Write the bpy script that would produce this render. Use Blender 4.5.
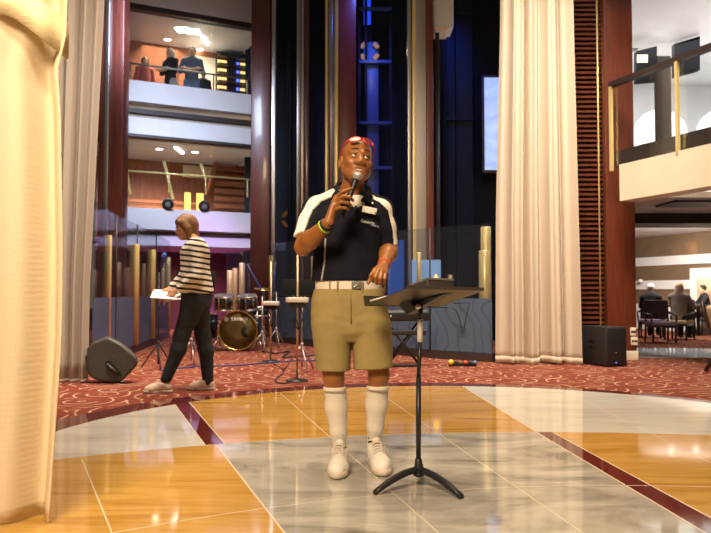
import bpy, math, random
import numpy as np
from mathutils import Vector, Matrix, Euler

random.seed(7)
for _o in list(bpy.data.objects):
    bpy.data.objects.remove(_o)
S = bpy.context.scene
C = S.collection
PI = math.pi

# ------------------------------------------------------------------ camera
FPX = 700.0; EYE = 0.95
TILT = math.atan((292 - 266.5) / FPX)
cam_d = bpy.data.cameras.new('camera'); cam = bpy.data.objects.new('camera', cam_d); C.objects.link(cam)
cam.location = (0, 0, EYE); cam.rotation_euler = (PI / 2 + TILT, 0, 0)
cam_d.sensor_width = 36; cam_d.lens = 36 * FPX / 711; cam_d.clip_end = 200; cam_d.clip_start = 0.05
cam_d.dof.use_dof = True; cam_d.dof.focus_distance = 3.75; cam_d.dof.aperture_fstop = 5.0
S.camera = cam

# ------------------------------------------------------------------ colour management, world, large lights
S.view_settings.view_transform = 'Standard'; S.view_settings.look = 'None'
S.view_settings.exposure = 0.0; S.view_settings.gamma = 1.0; S.view_settings.use_curve_mapping = False
W = bpy.data.worlds.new('world'); S.world = W; W.use_nodes = True
W.node_tree.nodes['Background'].inputs[0].default_value = (1.0, 0.80, 0.62, 1)
W.node_tree.nodes['Background'].inputs[1].default_value = 0.10


def area(name, loc, aim, size, power, col, size_y=None, spread=PI):
    d = bpy.data.lights.new(name, 'AREA'); d.energy = power; d.color = col; d.size = size; d.spread = spread
    if size_y:
        d.shape = 'RECTANGLE'; d.size_y = size_y
    o = bpy.data.objects.new(name, d); C.objects.link(o); o.location = loc
    o.rotation_euler = (Vector(aim) - Vector(loc)).to_track_quat('-Z', 'Y').to_euler()
    return o


def spot(name, loc, aim, power, col, angle, blend=0.5, r=0.1):
    d = bpy.data.lights.new(name, 'SPOT'); d.energy = power; d.color = col; d.spot_size = math.radians(angle)
    d.spot_blend = blend; d.shadow_soft_size = r
    o = bpy.data.objects.new(name, d); C.objects.link(o); o.location = loc
    o.rotation_euler = (Vector(aim) - Vector(loc)).to_track_quat('-Z', 'Y').to_euler()
    return o


def point(name, loc, power, col, r=0.15):
    d = bpy.data.lights.new(name, 'POINT'); d.energy = power; d.color = col; d.shadow_soft_size = r
    o = bpy.data.objects.new(name, d); C.objects.link(o); o.location = loc
    return o


WARM = (1.0, 0.76, 0.50); CREAM = (1.0, 0.86, 0.70); BLUE = (0.08, 0.16, 1.0); VIOLET = (0.62, 0.25, 0.95); COOL = (0.66, 0.76, 1.0)
area('atrium_ceiling_light', (0.4, 4.8, 8.6), (0.4, 4.8, 0), 4.0, 235, WARM, spread=math.radians(95))
area('front_ceiling_light', (-1.8, -2.0, 5.0), (0.0, 4.0, 1.0), 1.6, 162, WARM, spread=math.radians(90))
spot('curtain_light', (-0.9, 0.9, 4.4), (-1.7, 2.9, 1.3), 520, (1.0, 0.86, 0.64), 40, 0.9, 0.3)
area('right_curtain_light', (2.2, 6.6, 7.0), (2.5, 9.3, 2.0), 1.6, 125, CREAM, spread=math.radians(70))
area('right_carpet_light', (4.6, 7.6, 5.3), (4.4, 8.2, 0), 1.6, 60, (1.0, 0.86, 0.70), spread=math.radians(110))
area('band_light', (-1.6, 9.2, 7.5), (-1.8, 9.4, 0), 1.6, 165, (1.0, 0.76, 0.62), spread=math.radians(80))
area('left_curtain_fill', (-1.9, 5.6, 6.4), (-2.9, 7.3, 1.0), 1.2, 48, CREAM, spread=math.radians(50))  # unseen fill added to brighten the grey curtain
area('facade_light', (-3.0, 10.6, 5.6), (-4.2, 15.6, 3.6), 1.2, 84, COOL, spread=math.radians(80))

spot('shaft_blue_light', (0.35, 13.4, 7.5), (0.3, 16.5, 4.4), 260, BLUE, 75, 0.9, 0.2)
spot('side_blue_light', (1.7, 12.2, 7.6), (1.75, 13.6, 4.6), 520, BLUE, 46, 0.9, 0.2)
spot('stage_violet_light', (-2.6, 13.4, 3.6), (-3.7, 17.2, 0.5), 260, VIOLET, 50, 0.9, 0.2)
spot('left_screen_fill', (-1.4, 9.0, 5.2), (-3.3, 11.2, 0.9), 260, (1.0, 0.80, 0.50), 60, 0.8, 0.2)  # added fill, no fixture: warms and lifts the left brass posts
spot('far_post_fill', (-2.3, 12.9, 5.2), (-2.55, 16.1, 0.9), 150, (1.0, 0.78, 0.45), 34, 0.8, 0.15)  # added warm fill so the far posts read yellow under the violet
spot('screen_blue_light', (-0.6, 10.0, 4.6), (-0.6, 11.6, 0.3), 110, (0.3, 0.4, 1.0), 70, 0.9, 0.2)


# ------------------------------------------------------------------ pixel helpers (711 x 533 frame, real distances)
_c, _s = math.cos(TILT), math.sin(TILT)


def P(x, y, Y):
    u = (x - 355.5) / FPX; v = (266.5 - y) / FPX
    k = Y / (_c - v * _s)
    return Vector((u * k, Y, EYE + (_s + v * _c) * k))


def G(x, y, z=0.0):
    u = (x - 355.5) / FPX; v = (266.5 - y) / FPX
    k = (z - EYE) / (_s + v * _c)
    return Vector((u * k, (_c - v * _s) * k, z))


def PX(x, Y): return (x - 355.5) / FPX * Y


def PZ(y, Y): return P(355.5, y, Y).z


# ------------------------------------------------------------------ materials
def new_mat(name):
    m = bpy.data.materials.new(name); m.use_nodes = True
    nt = m.node_tree
    return m, nt, nt.nodes['Principled BSDF'], nt.nodes['Material Output']


def mat(name, col, rough=0.5, metal=0.0, spec=0.5, var=0.0, scale=20.0, stretch=(1, 1, 1), bump=0.0, sheen=0.0, col2=None, coat=0.0, bscale=None):
    m, nt, b, out = new_mat(name)
    b.inputs['Base Color'].default_value = (*col, 1); b.inputs['Roughness'].default_value = rough
    b.inputs['Metallic'].default_value = metal; b.inputs['Specular IOR Level'].default_value = spec
    if sheen: b.inputs['Sheen Weight'].default_value = sheen
    if coat:
        b.inputs['Coat Weight'].default_value = coat; b.inputs['Coat Roughness'].default_value = 0.08
    if var or bump or col2:
        tc = nt.nodes.new('ShaderNodeTexCoord'); mp = nt.nodes.new('ShaderNodeMapping'); mp.inputs['Scale'].default_value = stretch
        nt.links.new(tc.outputs['Object'], mp.inputs[0])
        n = nt.nodes.new('ShaderNodeTexNoise'); n.inputs['Scale'].default_value = scale; n.inputs['Detail'].default_value = 5
        nt.links.new(mp.outputs[0], n.inputs['Vector'])
        r = nt.nodes.new('ShaderNodeValToRGB')
        c2 = col2 or tuple(c * (1 - var) for c in col)
        c1 = col if col2 else tuple(min(1, c * (1 + var)) for c in col)
        r.color_ramp.elements[0].position = 0.32; r.color_ramp.elements[1].position = 0.68
        r.color_ramp.elements[0].color = (*c2, 1); r.color_ramp.elements[1].color = (*c1, 1)
        nt.links.new(n.outputs[0], r.inputs[0]); nt.links.new(r.outputs[0], b.inputs['Base Color'])
        if bump:
            src = n
            if bscale:
                src = nt.nodes.new('ShaderNodeTexNoise'); src.inputs['Scale'].default_value = bscale
                nt.links.new(mp.outputs[0], src.inputs['Vector'])
            bp = nt.nodes.new('ShaderNodeBump'); bp.inputs['Strength'].default_value = bump; bp.inputs['Distance'].default_value = 0.01
            nt.links.new(src.outputs[0], bp.inputs['Height']); nt.links.new(bp.outputs[0], b.inputs['Normal'])
    return m


def emit(name, col, strength):
    m, nt, b, out = new_mat(name)
    b.inputs['Base Color'].default_value = (*[c * 0.6 for c in col], 1)
    b.inputs['Emission Color'].default_value = (*col, 1); b.inputs['Emission Strength'].default_value = strength
    return m


def glass(name, tint=(0.9, 0.95, 0.95), refl=1.0, haze=0.0, hcol=(0.5, 0.5, 0.5)):
    m, nt, b, out = new_mat(name); nt.nodes.remove(b)
    tr = nt.nodes.new('ShaderNodeBsdfTransparent'); tr.inputs[0].default_value = (*tint, 1)
    gl = nt.nodes.new('ShaderNodeBsdfGlossy'); gl.inputs['Roughness'].default_value = 0.02
    fr = nt.nodes.new('ShaderNodeFresnel'); fr.inputs[0].default_value = 1.45
    mu = nt.nodes.new('ShaderNodeMath'); mu.operation = 'MULTIPLY'; mu.inputs[1].default_value = refl
    nt.links.new(fr.outputs[0], mu.inputs[0])
    mx = nt.nodes.new('ShaderNodeMixShader'); nt.links.new(mu.outputs[0], mx.inputs[0])
    nt.links.new(tr.outputs[0], mx.inputs[1]); nt.links.new(gl.outputs[0], mx.inputs[2])
    last = mx
    if haze:
        df = nt.nodes.new('ShaderNodeBsdfDiffuse'); df.inputs[0].default_value = (*hcol, 1)
        m2 = nt.nodes.new('ShaderNodeMixShader'); m2.inputs[0].default_value = haze
        nt.links.new(mx.outputs[0], m2.inputs[1]); nt.links.new(df.outputs[0], m2.inputs[2]); last = m2
    nt.links.new(last.outputs[0], out.inputs[0])
    return m


def cloth_sheer(name, col, transl=0.4, transp=0.0, fine=260):
    m, nt, b, out = new_mat(name)
    b.inputs['Base Color'].default_value = (*col, 1); b.inputs['Roughness'].default_value = 0.75; b.inputs['Specular IOR Level'].default_value = 0.15
    tc = nt.nodes.new('ShaderNodeTexCoord')
    w = nt.nodes.new('ShaderNodeTexWave'); w.bands_direction = 'Z'; w.inputs['Scale'].default_value = fine / 20.0; w.inputs['Distortion'].default_value = 0.6
    nt.links.new(tc.outputs['Object'], w.inputs[0])
    bp = nt.nodes.new('ShaderNodeBump'); bp.inputs['Strength'].default_value = 0.12; bp.inputs['Distance'].default_value = 0.003
    nt.links.new(w.outputs[1], bp.inputs['Height']); nt.links.new(bp.outputs[0], b.inputs['Normal'])
    tl = nt.nodes.new('ShaderNodeBsdfTranslucent'); tl.inputs[0].default_value = (*col, 1)
    mx = nt.nodes.new('ShaderNodeMixShader'); mx.inputs[0].default_value = transl
    nt.links.new(b.outputs[0], mx.inputs[1]); nt.links.new(tl.outputs[0], mx.inputs[2]); last = mx
    if transp:
        tr = nt.nodes.new('ShaderNodeBsdfTransparent'); m2 = nt.nodes.new('ShaderNodeMixShader'); m2.inputs[0].default_value = transp
        nt.links.new(last.outputs[0], m2.inputs[1]); nt.links.new(tr.outputs[0], m2.inputs[2]); last = m2
    nt.links.new(last.outputs[0], out.inputs[0])
    return m


def stone(name, stops, stretch, scale, rot=0.0, dist=1.2, rough=0.06, detail=8):
    m, nt, b, out = new_mat(name)
    tc = nt.nodes.new('ShaderNodeTexCoord'); mp = nt.nodes.new('ShaderNodeMapping')
    mp.inputs['Scale'].default_value = stretch; mp.inputs['Rotation'].default_value = (0, 0, rot)
    nt.links.new(tc.outputs['Object'], mp.inputs[0])
    n = nt.nodes.new('ShaderNodeTexNoise'); n.inputs['Scale'].default_value = scale; n.inputs['Detail'].default_value = detail
    n.inputs['Roughness'].default_value = 0.62; n.inputs['Distortion'].default_value = dist
    nt.links.new(mp.outputs[0], n.inputs['Vector'])
    r = nt.nodes.new('ShaderNodeValToRGB'); e = r.color_ramp.elements
    e[0].position, e[0].color = stops[0][0], (*stops[0][1], 1); e[1].position, e[1].color = stops[-1][0], (*stops[-1][1], 1)
    for p, c in stops[1:-1]:
        k = e.new(p); k.color = (*c, 1)
    nt.links.new(n.outputs[0], r.inputs[0]); nt.links.new(r.outputs[0], b.inputs['Base Color'])
    b.inputs['Roughness'].default_value = rough; b.inputs['Specular IOR Level'].default_value = 0.55
    return m


def carpet_mat(name, red, dark, cream, sc=2.1):
    m, nt, b, out = new_mat(name)
    N = nt.nodes.new; L = nt.links.new
    tc = N('ShaderNodeTexCoord')
    nz = N('ShaderNodeTexNoise'); nz.inputs['Scale'].default_value = 1.3
    L(tc.outputs['Object'], nz.inputs['Vector'])
    mxv = N('ShaderNodeMix'); mxv.data_type = 'VECTOR'; mxv.inputs[0].default_value = 0.10
    L(tc.outputs['Object'], mxv.inputs[4]); L(nz.outputs['Color'], mxv.inputs[5])
    v = N('ShaderNodeTexVoronoi'); v.voronoi_dimensions = '2D'; v.inputs['Scale'].default_value = sc
    L(mxv.outputs[1], v.inputs['Vector'])
    mu = N('ShaderNodeMath'); mu.operation = 'MULTIPLY'; mu.inputs[1].default_value = 30.0; L(v.outputs['Distance'], mu.inputs[0])
    sn = N('ShaderNodeMath'); sn.operation = 'SINE'; L(mu.outputs[0], sn.inputs[0])
    r = N('ShaderNodeValToRGB'); r.color_ramp.elements[0].position = 0.80; r.color_ramp.elements[1].position = 0.95
    L(sn.outputs[0], r.inputs[0])
    n2 = N('ShaderNodeTexNoise'); n2.inputs['Scale'].default_value = 3.5; L(tc.outputs['Object'], n2.inputs['Vector'])
    r2 = N('ShaderNodeValToRGB'); r2.color_ramp.elements[0].position = 0.40; r2.color_ramp.elements[1].position = 0.50; L(n2.outputs[0], r2.inputs[0])
    mk = N('ShaderNodeMath'); mk.operation = 'MULTIPLY'; L(r.outputs[0], mk.inputs[0]); L(r2.outputs[0], mk.inputs[1])
    n3 = N('ShaderNodeTexNoise'); n3.inputs['Scale'].default_value = 9; L(tc.outputs['Object'], n3.inputs['Vector'])
    base = N('ShaderNodeMix'); base.data_type = 'RGBA'; L(n3.outputs[0], base.inputs[0])
    base.inputs[6].default_value = (*red, 1); base.inputs[7].default_value = (*dark, 1)
    fin = N('ShaderNodeMix'); fin.data_type = 'RGBA'; L(mk.outputs[0], fin.inputs[0]); L(base.outputs[2], fin.inputs[6]); fin.inputs[7].default_value = (*cream, 1)
    L(fin.outputs[2], b.inputs['Base Color']); b.inputs['Roughness'].default_value = 0.95; b.inputs['Specular IOR Level'].default_value = 0.1
    n4 = N('ShaderNodeTexNoise'); n4.inputs['Scale'].default_value = 220; L(tc.outputs['Object'], n4.inputs['Vector'])
    bp = N('ShaderNodeBump'); bp.inputs['Strength'].default_value = 0.3; bp.inputs['Distance'].default_value = 0.005
    L(n4.outputs[0], bp.inputs['Height']); L(bp.outputs[0], b.inputs['Normal'])
    return m


M = {}
M['grey_marble'] = stone('grey_marble', [(0.28, (0.12, 0.112, 0.098)), (0.42, (0.32, 0.30, 0.265)), (0.56, (0.44, 0.415, 0.37)), (0.78, (0.54, 0.515, 0.46))], (0.7, 1.7, 1), 1.5, 0.6, 2.2)
M['honey_marble'] = stone('honey_marble', [(0.27, (0.32, 0.155, 0.028)), (0.40, (0.46, 0.245, 0.046)), (0.54, (0.57, 0.335, 0.088)), (0.66, (0.47, 0.26, 0.056)), (0.78, (0.55, 0.32, 0.085))], (0.4, 2.8, 1), 2.0, 0.08, 1.0)
M['white_marble'] = stone('white_marble', [(0.26, (0.46, 0.44, 0.40)), (0.5, (0.62, 0.60, 0.55)), (0.75, (0.70, 0.68, 0.63))], (0.5, 2.2, 1), 1.6, -0.1, 1.0)
M['red_granite'] = stone('red_granite', [(0.3, (0.085, 0.014, 0.012)), (0.7, (0.15, 0.030, 0.024))], (1, 1, 1), 30, 0, 0.2)
M['joint'] = mat('joint', (0.72, 0.62, 0.46), 0.25)
M['carpet'] = carpet_mat('carpet', (0.215, 0.052, 0.030), (0.125, 0.030, 0.021), (0.48, 0.32, 0.21))
M['wood'] = mat('wood', (0.115, 0.028, 0.020), 0.32, var=0.25, scale=6, stretch=(6, 6, 0.4), coat=0.3)
M['red_wood'] = mat('red_wood', (0.140, 0.031, 0.013), 0.35, var=0.22, scale=6, stretch=(6, 6, 0.4), coat=0.3)
M['cherry'] = mat('cherry', (0.19, 0.030, 0.028), 0.32, var=0.2, scale=6, stretch=(6, 6, 0.4), coat=0.3)
M['panel_wood'] = mat('panel_wood', (0.30, 0.10, 0.04), 0.4, var=0.25, scale=5, stretch=(8, 8, 0.5))
M['maroon'] = mat('maroon', (0.085, 0.022, 0.018), 0.55, var=0.15, scale=4)
M['chrome'] = mat('chrome', (0.50, 0.46, 0.45), 0.33, 1.0, var=0.12, scale=3, stretch=(6, 6, 0.4))
M['steel'] = mat('steel', (0.42, 0.37, 0.33), 0.48, 0.9)
M['brass'] = mat('brass', (0.95, 0.74, 0.32), 0.32, 0.45, var=0.12, scale=5, stretch=(8, 8, 0.6))
M['dark_blue'] = mat('dark_blue', (0.005, 0.008, 0.020), 0.6, spec=0.2, var=0.3, scale=2)
M['blue_paint'] = mat('blue_paint', (0.03, 0.06, 0.28), 0.4)
M['black_wall'] = mat('black_wall', (0.003, 0.0035, 0.006), 0.7, spec=0.15, var=0.3, scale=2)
M['white_paint'] = mat('white_paint', (0.74, 0.74, 0.76), 0.5, var=0.03, scale=3)
M['cream_paint'] = mat('cream_paint', (0.80, 0.70, 0.54), 0.5, var=0.03, scale=3)
M['beige_paint'] = mat('beige_paint', (0.55, 0.46, 0.36), 0.6, var=0.05, scale=3)
M['brown_paint'] = mat('brown_paint', (0.17, 0.115, 0.068), 0.6, var=0.12, scale=3)
M['dark_brown'] = mat('dark_brown', (0.035, 0.022, 0.02), 0.5, var=0.2, scale=3)
M['black'] = mat('black', (0.012, 0.012, 0.013), 0.45, var=0.2, scale=30)
M['black_gloss'] = mat('black_gloss', (0.010, 0.010, 0.012), 0.12, coat=0.5)
M['black_tex'] = mat('black_tex', (0.012, 0.0115, 0.011), 0.6, var=0.2, scale=60, bump=0.3, bscale=300)
M['speaker_grey'] = mat('speaker_grey', (0.055, 0.050, 0.042), 0.5, var=0.15, scale=60, bump=0.15, bscale=300)
M['stand_metal'] = mat('stand_metal', (0.024, 0.024, 0.026), 0.38, 0.3, var=0.15, scale=40)
M['desk_metal'] = mat('desk_metal', (0.065, 0.052, 0.042), 0.42, 0.2, var=0.1, scale=30)
M['white_plastic'] = mat('white_plastic', (0.75, 0.73, 0.68), 0.4)
M['grey_plastic'] = mat('grey_plastic', (0.16, 0.15, 0.14), 0.5, var=0.1, scale=40)
M['blue_plastic'] = mat('blue_plastic', (0.05, 0.10, 0.42), 0.35)
M['sheer_near'] = cloth_sheer('sheer_near', (0.86, 0.74, 0.52), 0.3)
M['sheer_cream'] = cloth_sheer('sheer_cream', (0.78, 0.68, 0.55), 0.35, 0.04)
M['sheer_grey'] = cloth_sheer('sheer_grey', (0.60, 0.52, 0.44), 0.35, 0.12)
M['clear_glass'] = glass('clear_glass', (0.93, 0.95, 0.96), 0.4)
M['screen_glass'] = glass('screen_glass', (0.86, 0.88, 0.92), 0.22, 0.02, (0.25, 0.28, 0.36))
M['rail_glass'] = glass('rail_glass', (0.94, 0.96, 0.96), 0.12)
M['frosted'] = glass('frosted', (0.50, 0.56, 0.75), 0.9, 0.72, (0.13, 0.16, 0.27))


# ------------------------------------------------------------------ mesh builder
class MB:
    def __init__(s):
        s.v = []; s.f = []; s.m = []; s.sm = []

    def add(s, vs, fs, mi=0, smooth=False):
        o = len(s.v); s.v += [tuple(v) for v in vs]
        for f in fs:
            s.f.append([i + o for i in f]); s.m.append(mi); s.sm.append(smooth)
        return s

    def box(s, lo, hi, mi=0, mat4=None):
        x0, y0, z0 = lo; x1, y1, z1 = hi
        vs = [Vector(p) for p in ((x0, y0, z0), (x1, y0, z0), (x1, y1, z0), (x0, y1, z0), (x0, y0, z1), (x1, y0, z1), (x1, y1, z1), (x0, y1, z1))]
        if mat4 is not None: vs = [mat4 @ v for v in vs]
        return s.add(vs, [(3, 2, 1, 0), (4, 5, 6, 7), (0, 1, 5, 4), (1, 2, 6, 5), (2, 3, 7, 6), (3, 0, 4, 7)], mi)

    def rbox(s, lo, hi, r=0.01, mi=0, mat4=None, n=3):
        """box with its vertical-section edges rounded (bevelled all round)"""
        import bmesh
        bm = bmesh.new(); bmesh.ops.create_cube(bm, size=1.0)
        for v in bm.verts:
            v.co = Vector(((lo[i] + hi[i]) / 2 + v.co[i] * (hi[i] - lo[i]) for i in range(3)))
        bmesh.ops.bevel(bm, geom=list(bm.edges), offset=r, segments=n, affect='EDGES', profile=0.5)
        bm.verts.index_update()
        vs = [v.co.copy() for v in bm.verts]
        if mat4 is not None: vs = [mat4 @ v for v in vs]
        s.add(vs, [[v.index for v in f.verts] for f in bm.faces], mi, True); bm.free()
        return s

    def wallseg(s, p, q, z0, z1, t, mi=0):
        """upright slab over the plan segment p-q, thickness t to the far side"""
        p = Vector((p[0], p[1])); q = Vector((q[0], q[1])); d = (q - p).normalized(); n = Vector((-d.y, d.x)) * t
        a, b, c, e = p, q, q + n, p + n
        vs = [(a.x, a.y, z0), (b.x, b.y, z0), (c.x, c.y, z0), (e.x, e.y, z0), (a.x, a.y, z1), (b.x, b.y, z1), (c.x, c.y, z1), (e.x, e.y, z1)]
        return s.add(vs, [(3, 2, 1, 0), (4, 5, 6, 7), (0, 1, 5, 4), (1, 2, 6, 5), (2, 3, 7, 6), (3, 0, 4, 7)], mi)

    def tube(s, pts, r, n=10, mi=0, caps=True, smooth=True):
        pts = [Vector(p) for p in pts]
        rs = r if isinstance(r, (list, tuple)) else [r] * len(pts)
        base = len(s.v); prev = None
        for i, p in enumerate(pts):
            t = (pts[min(i + 1, len(pts) - 1)] - pts[max(i - 1, 0)])
            t = t.normalized() if t.length > 1e-9 else Vector((0, 0, 1))
            if prev is None:
                a = t.orthogonal().normalized()
            else:
                a = (prev - t * prev.dot(t))
                a = a.normalized() if a.length > 1e-6 else t.orthogonal().normalized()
            prev = a; b = t.cross(a)
            for k in range(n):
                w = 2 * PI * k / n
                s.v.append(tuple(p + (a * math.cos(w) + b * math.sin(w)) * rs[i]))
        for i in range(len(pts) - 1):
            for k in range(n):
                k2 = (k + 1) % n
                s.f.append([base + i * n + k, base + i * n + k2, base + (i + 1) * n + k2, base + (i + 1) * n + k]); s.m.append(mi); s.sm.append(smooth)
        if caps:
            s.f.append([base + k for k in range(n)][::-1]); s.m.append(mi); s.sm.append(False)
            e = base + (len(pts) - 1) * n
            s.f.append([e + k for k in range(n)]); s.m.append(mi); s.sm.append(False)
        return s

    def lathe(s, prof, n=32, mi=0, mat4=None, smooth=True, caps=True):
        """prof: (radius, height) pairs about local z"""
        base = len(s.v)
        for r, z in prof:
            for k in range(n):
                w = 2 * PI * k / n; p = Vector((r * math.cos(w), r * math.sin(w), z))
                s.v.append(tuple(mat4 @ p if mat4 is not None else p))
        for i in range(len(prof) - 1):
            for k in range(n):
                k2 = (k + 1) % n
                s.f.append([base + i * n + k, base + i * n + k2, base + (i + 1) * n + k2, base + (i + 1) * n + k]); s.m.append(mi); s.sm.append(smooth)
        for i, rev in ((0, True), (len(prof) - 1, False)):
            if caps and prof[i][0] > 1e-5:
                ring = [base + i * n + k for k in range(n)]
                s.f.append(ring[::-1] if rev else ring); s.m.append(mi); s.sm.append(False)
        return s

    def prism(s, poly, axis_vec, mi=0):
        """planar polygon (3D points) extruded by axis_vec"""
        poly = [Vector(p) for p in poly]; n = len(poly); a = Vector(axis_vec)
        vs = poly + [p + a for p in poly]
        return s.add(vs, [list(range(n))[::-1], [n + i for i in range(n)]] + [[i, (i + 1) % n, n + (i + 1) % n, n + i] for i in range(n)], mi)

    def build(s, name, mats, parent=None, loc=None, local=False):
        me = bpy.data.meshes.new(name)
        if loc is not None:
            L_ = Vector(loc); vs = [tuple(Vector(v) - L_) for v in s.v]
        else:
            vs = s.v
        me.from_pydata(vs, [], s.f)
        for m in (mats if isinstance(mats, (list, tuple)) else [mats]): me.materials.append(m)
        me.polygons.foreach_set('material_index', s.m); me.polygons.foreach_set('use_smooth', s.sm)
        me.update()
        import bmesh
        bm = bmesh.new(); bm.from_mesh(me); bmesh.ops.recalc_face_normals(bm, faces=list(bm.faces)); bm.to_mesh(me); bm.free()
        o = bpy.data.objects.new(name, me); C.objects.link(o)
        if loc is not None: o.location = loc
        if parent is not None:
            o.parent = parent
            if not local:
                w = Vector((0, 0, 0)); a = parent
                while a is not None:
                    w += a.location; a = a.parent
                o.location = Vector(loc or (0, 0, 0)) - w
        return o


def tag(o, label=None, cat=None, group=None, kind=None):
    if label: o['label'] = label
    if cat: o['category'] = cat
    if group: o['group'] = group
    if kind: o['kind'] = kind
    return o


def thing(name, label, cat, loc, group=None):
    o = bpy.data.objects.new(name, None); C.objects.link(o); o.location = loc; o.empty_display_size = 0.1
    return tag(o, label, cat, group)


def struct(o, label=None, cat=None):
    o['kind'] = 'structure'
    if label: o['label'] = label
    if cat: o['category'] = cat
    return o


def copy_tree(o, parent=None):
    c = o.copy(); C.objects.link(c)
    if parent is not None: c.parent = parent
    for ch in [x for x in bpy.data.objects if x.parent == o]:
        copy_tree(ch, c)
    return c


def frame(origin, fwd, up=(0, 0, 1)):
    """matrix whose local z points along fwd, local y near up"""
    z = Vector(fwd).normalized(); u = Vector(up); x = u.cross(z)
    x = x.normalized() if x.length > 1e-6 else z.orthogonal().normalized()
    y = z.cross(x)
    return Matrix((x, y, z)).transposed().to_4x4() if origin is None else Matrix.Translation(Vector(origin)) @ Matrix((x, y, z)).transposed().to_4x4()
# ================================================================== SETTING
def poly_clip(poly, p, q, keep_left):
    """clip a 2D polygon by the line p-q"""
    d = (q[0] - p[0], q[1] - p[1]); out = []
    sd = lambda a: (d[0] * (a[1] - p[1]) - d[1] * (a[0] - p[0])) * (1 if keep_left else -1)
    for i in range(len(poly)):
        a, b = poly[i], poly[(i + 1) % len(poly)]; sa, sb = sd(a), sd(b)
        if sa >= 0: out.append(a)
        if (sa > 0 and sb < 0) or (sa < 0 and sb > 0):
            t = sa / (sa - sb); out.append((a[0] + (b[0] - a[0]) * t, a[1] + (b[1] - a[1]) * t))
    return out


def circle_poly(c, r, n=256): return [(c[0] + r * math.cos(2 * PI * i / n), c[1] + r * math.sin(2 * PI * i / n)) for i in range(n)]


C_OUT, R_OUT = (0.69, 4.28), 3.06
C_IN, R_IN = (0.786, 4.235), 2.888
RC, RR = (1.237, -1.161), 5.95          # ring joint between inner and outer marble
JC, JR = (1.269, -0.511), 3.988         # inner concentric joint
g2 = lambda x, y: tuple(G(x, y)[:2])
lineJ = (g2(82, 459.5), g2(112, 533))
lineA = (g2(175, 404.6), g2(205, 445))          # left red stripe, left edge
lineB = (g2(189, 402), g2(224.5, 443.5))
lineC = (g2(217, 446), g2(284.6, 533))          # honey | grey
lineD = (g2(470, 391), g2(536, 431.7))          # honey | white outer
lineE = (g2(536, 432), g2(704, 532))            # right stripe
lineF = (g2(553.7, 433), g2(711, 518))
fl = MB()
disc = circle_poly(C_IN, R_IN)
ringp = circle_poly(RC, RR, 720)
def inside_ring(poly):
    k = [p for p in ringp if 0 < p[1]]
    k.sort(key=lambda p: p[0]); k = [p for p in k if -3.2 < p[0] < 4.6]
    out = poly
    return k
arc = inside_ring(None)
def split_ring(poly):
    """pieces of poly outside / inside the ring arc, column by column"""
    ins, outs = [], []
    xs = [-3.2 + 0.1 * i for i in range(79)]
    y_at = lambda x: RC[1] + math.sqrt(max(RR * RR - (x - RC[0]) ** 2, 0))
    for a, b in zip(xs[:-1], xs[1:]):
        c = poly_clip(poly_clip(poly, (a, 0), (a, 1), False), (b, 0), (b, 1), True)
        if len(c) < 3: continue
        p, q = (a, y_at(a)), (b, y_at(b))
        o = poly_clip(c, p, q, True); i = poly_clip(c, p, q, False)
        if len(o) > 2: outs.append(o)
        if len(i) > 2: ins.append(i)
    return ins, outs
FM = ['honey_marble', 'grey_marble', 'white_marble', 'red_granite', 'joint']
def put(poly, mi, z=0.0): fl.add([(x, y, z) for x, y in poly], [list(range(len(poly)))], mi)
ins, outs = split_ring(disc)
def between(poly, l, r):
    if l: poly = poly_clip(poly, l[0], l[1], True)      # lines run towards the camera: keep_left = picture right
    if r: poly = poly_clip(poly, r[0], r[1], False)
    return poly if len(poly) > 2 else None
for poly in outs:
    for l, r, mi in ((None, lineA, 2), (lineA, lineB, 3), (lineB, lineD, 0), (lineD, None, 2)):
        k = between(poly, l, r)
        if k: put(k, mi)
for poly in ins:
    for l, r, mi in ((None, lineC, 0), (lineC, lineE, 1), (lineE, lineF, 3), (lineF, None, 0)):
        k = between(poly, l, r)
        if k: put(k, mi)
# dark granite border ring
n = 256
co, ci = circle_poly(C_OUT, R_OUT, n), circle_poly(C_IN, R_IN, n)
for i in range(n):
    j = (i + 1) % n
    put([ci[i], co[i], co[j], ci[j]], 3)
def strip(p, q, w=0.004):
    d = Vector((q[0] - p[0], q[1] - p[1])); nn = Vector((-d.y, d.x)).normalized() * w
    put([(p[0] - nn.x, p[1] - nn.y), (q[0] - nn.x, q[1] - nn.y), (q[0] + nn.x, q[1] + nn.y), (p[0] + nn.x, p[1] + nn.y)], 4, 0.0006)
def ext(l, a, b):
    p, q = Vector(l[0]), Vector(l[1]); d = (q - p).normalized()
    return tuple(p + d * a), tuple(q + d * b)
for l, a, b in ((lineA, 0, 0.02), (lineB, 0, 0.02), (lineC, 0, 1.2), (lineD, -0.1, 0), (lineE, 0, 1.4), (lineF, 0, 1.5), (lineJ, 0, 1.3),
                ((g2(300, 410.6), g2(424, 520)), -1.0, 1.5), ((g2(389, 399.5), g2(583, 533)), -0.6, 1.2), ((g2(565, 391), g2(711, 463)), 0, 2.2)):
    strip(*ext(l, a, b), w=0.0045 if l in (lineA, lineB, lineC, lineD, lineE, lineF) else 0.003)
for cc, rr, a0, a1 in ((RC, RR, 62, 112), (JC, JR, 50, 128)):
    pts = [(cc[0] + rr * math.cos(math.radians(a)), cc[1] + rr * math.sin(math.radians(a))) for a in range(a0, a1 + 1)]
    for p, q in zip(pts[:-1], pts[1:]):
        if math.hypot(p[0] - C_IN[0], p[1] - C_IN[1]) < R_IN and math.hypot(q[0] - C_IN[0], q[1] - C_IN[1]) < R_IN: strip(p, q, 0.0035)
struct(fl.build('floor', [M[k] for k in FM]), 'round polished marble floor of honey, grey and white wedges with dark red inlay', 'floor')

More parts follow.
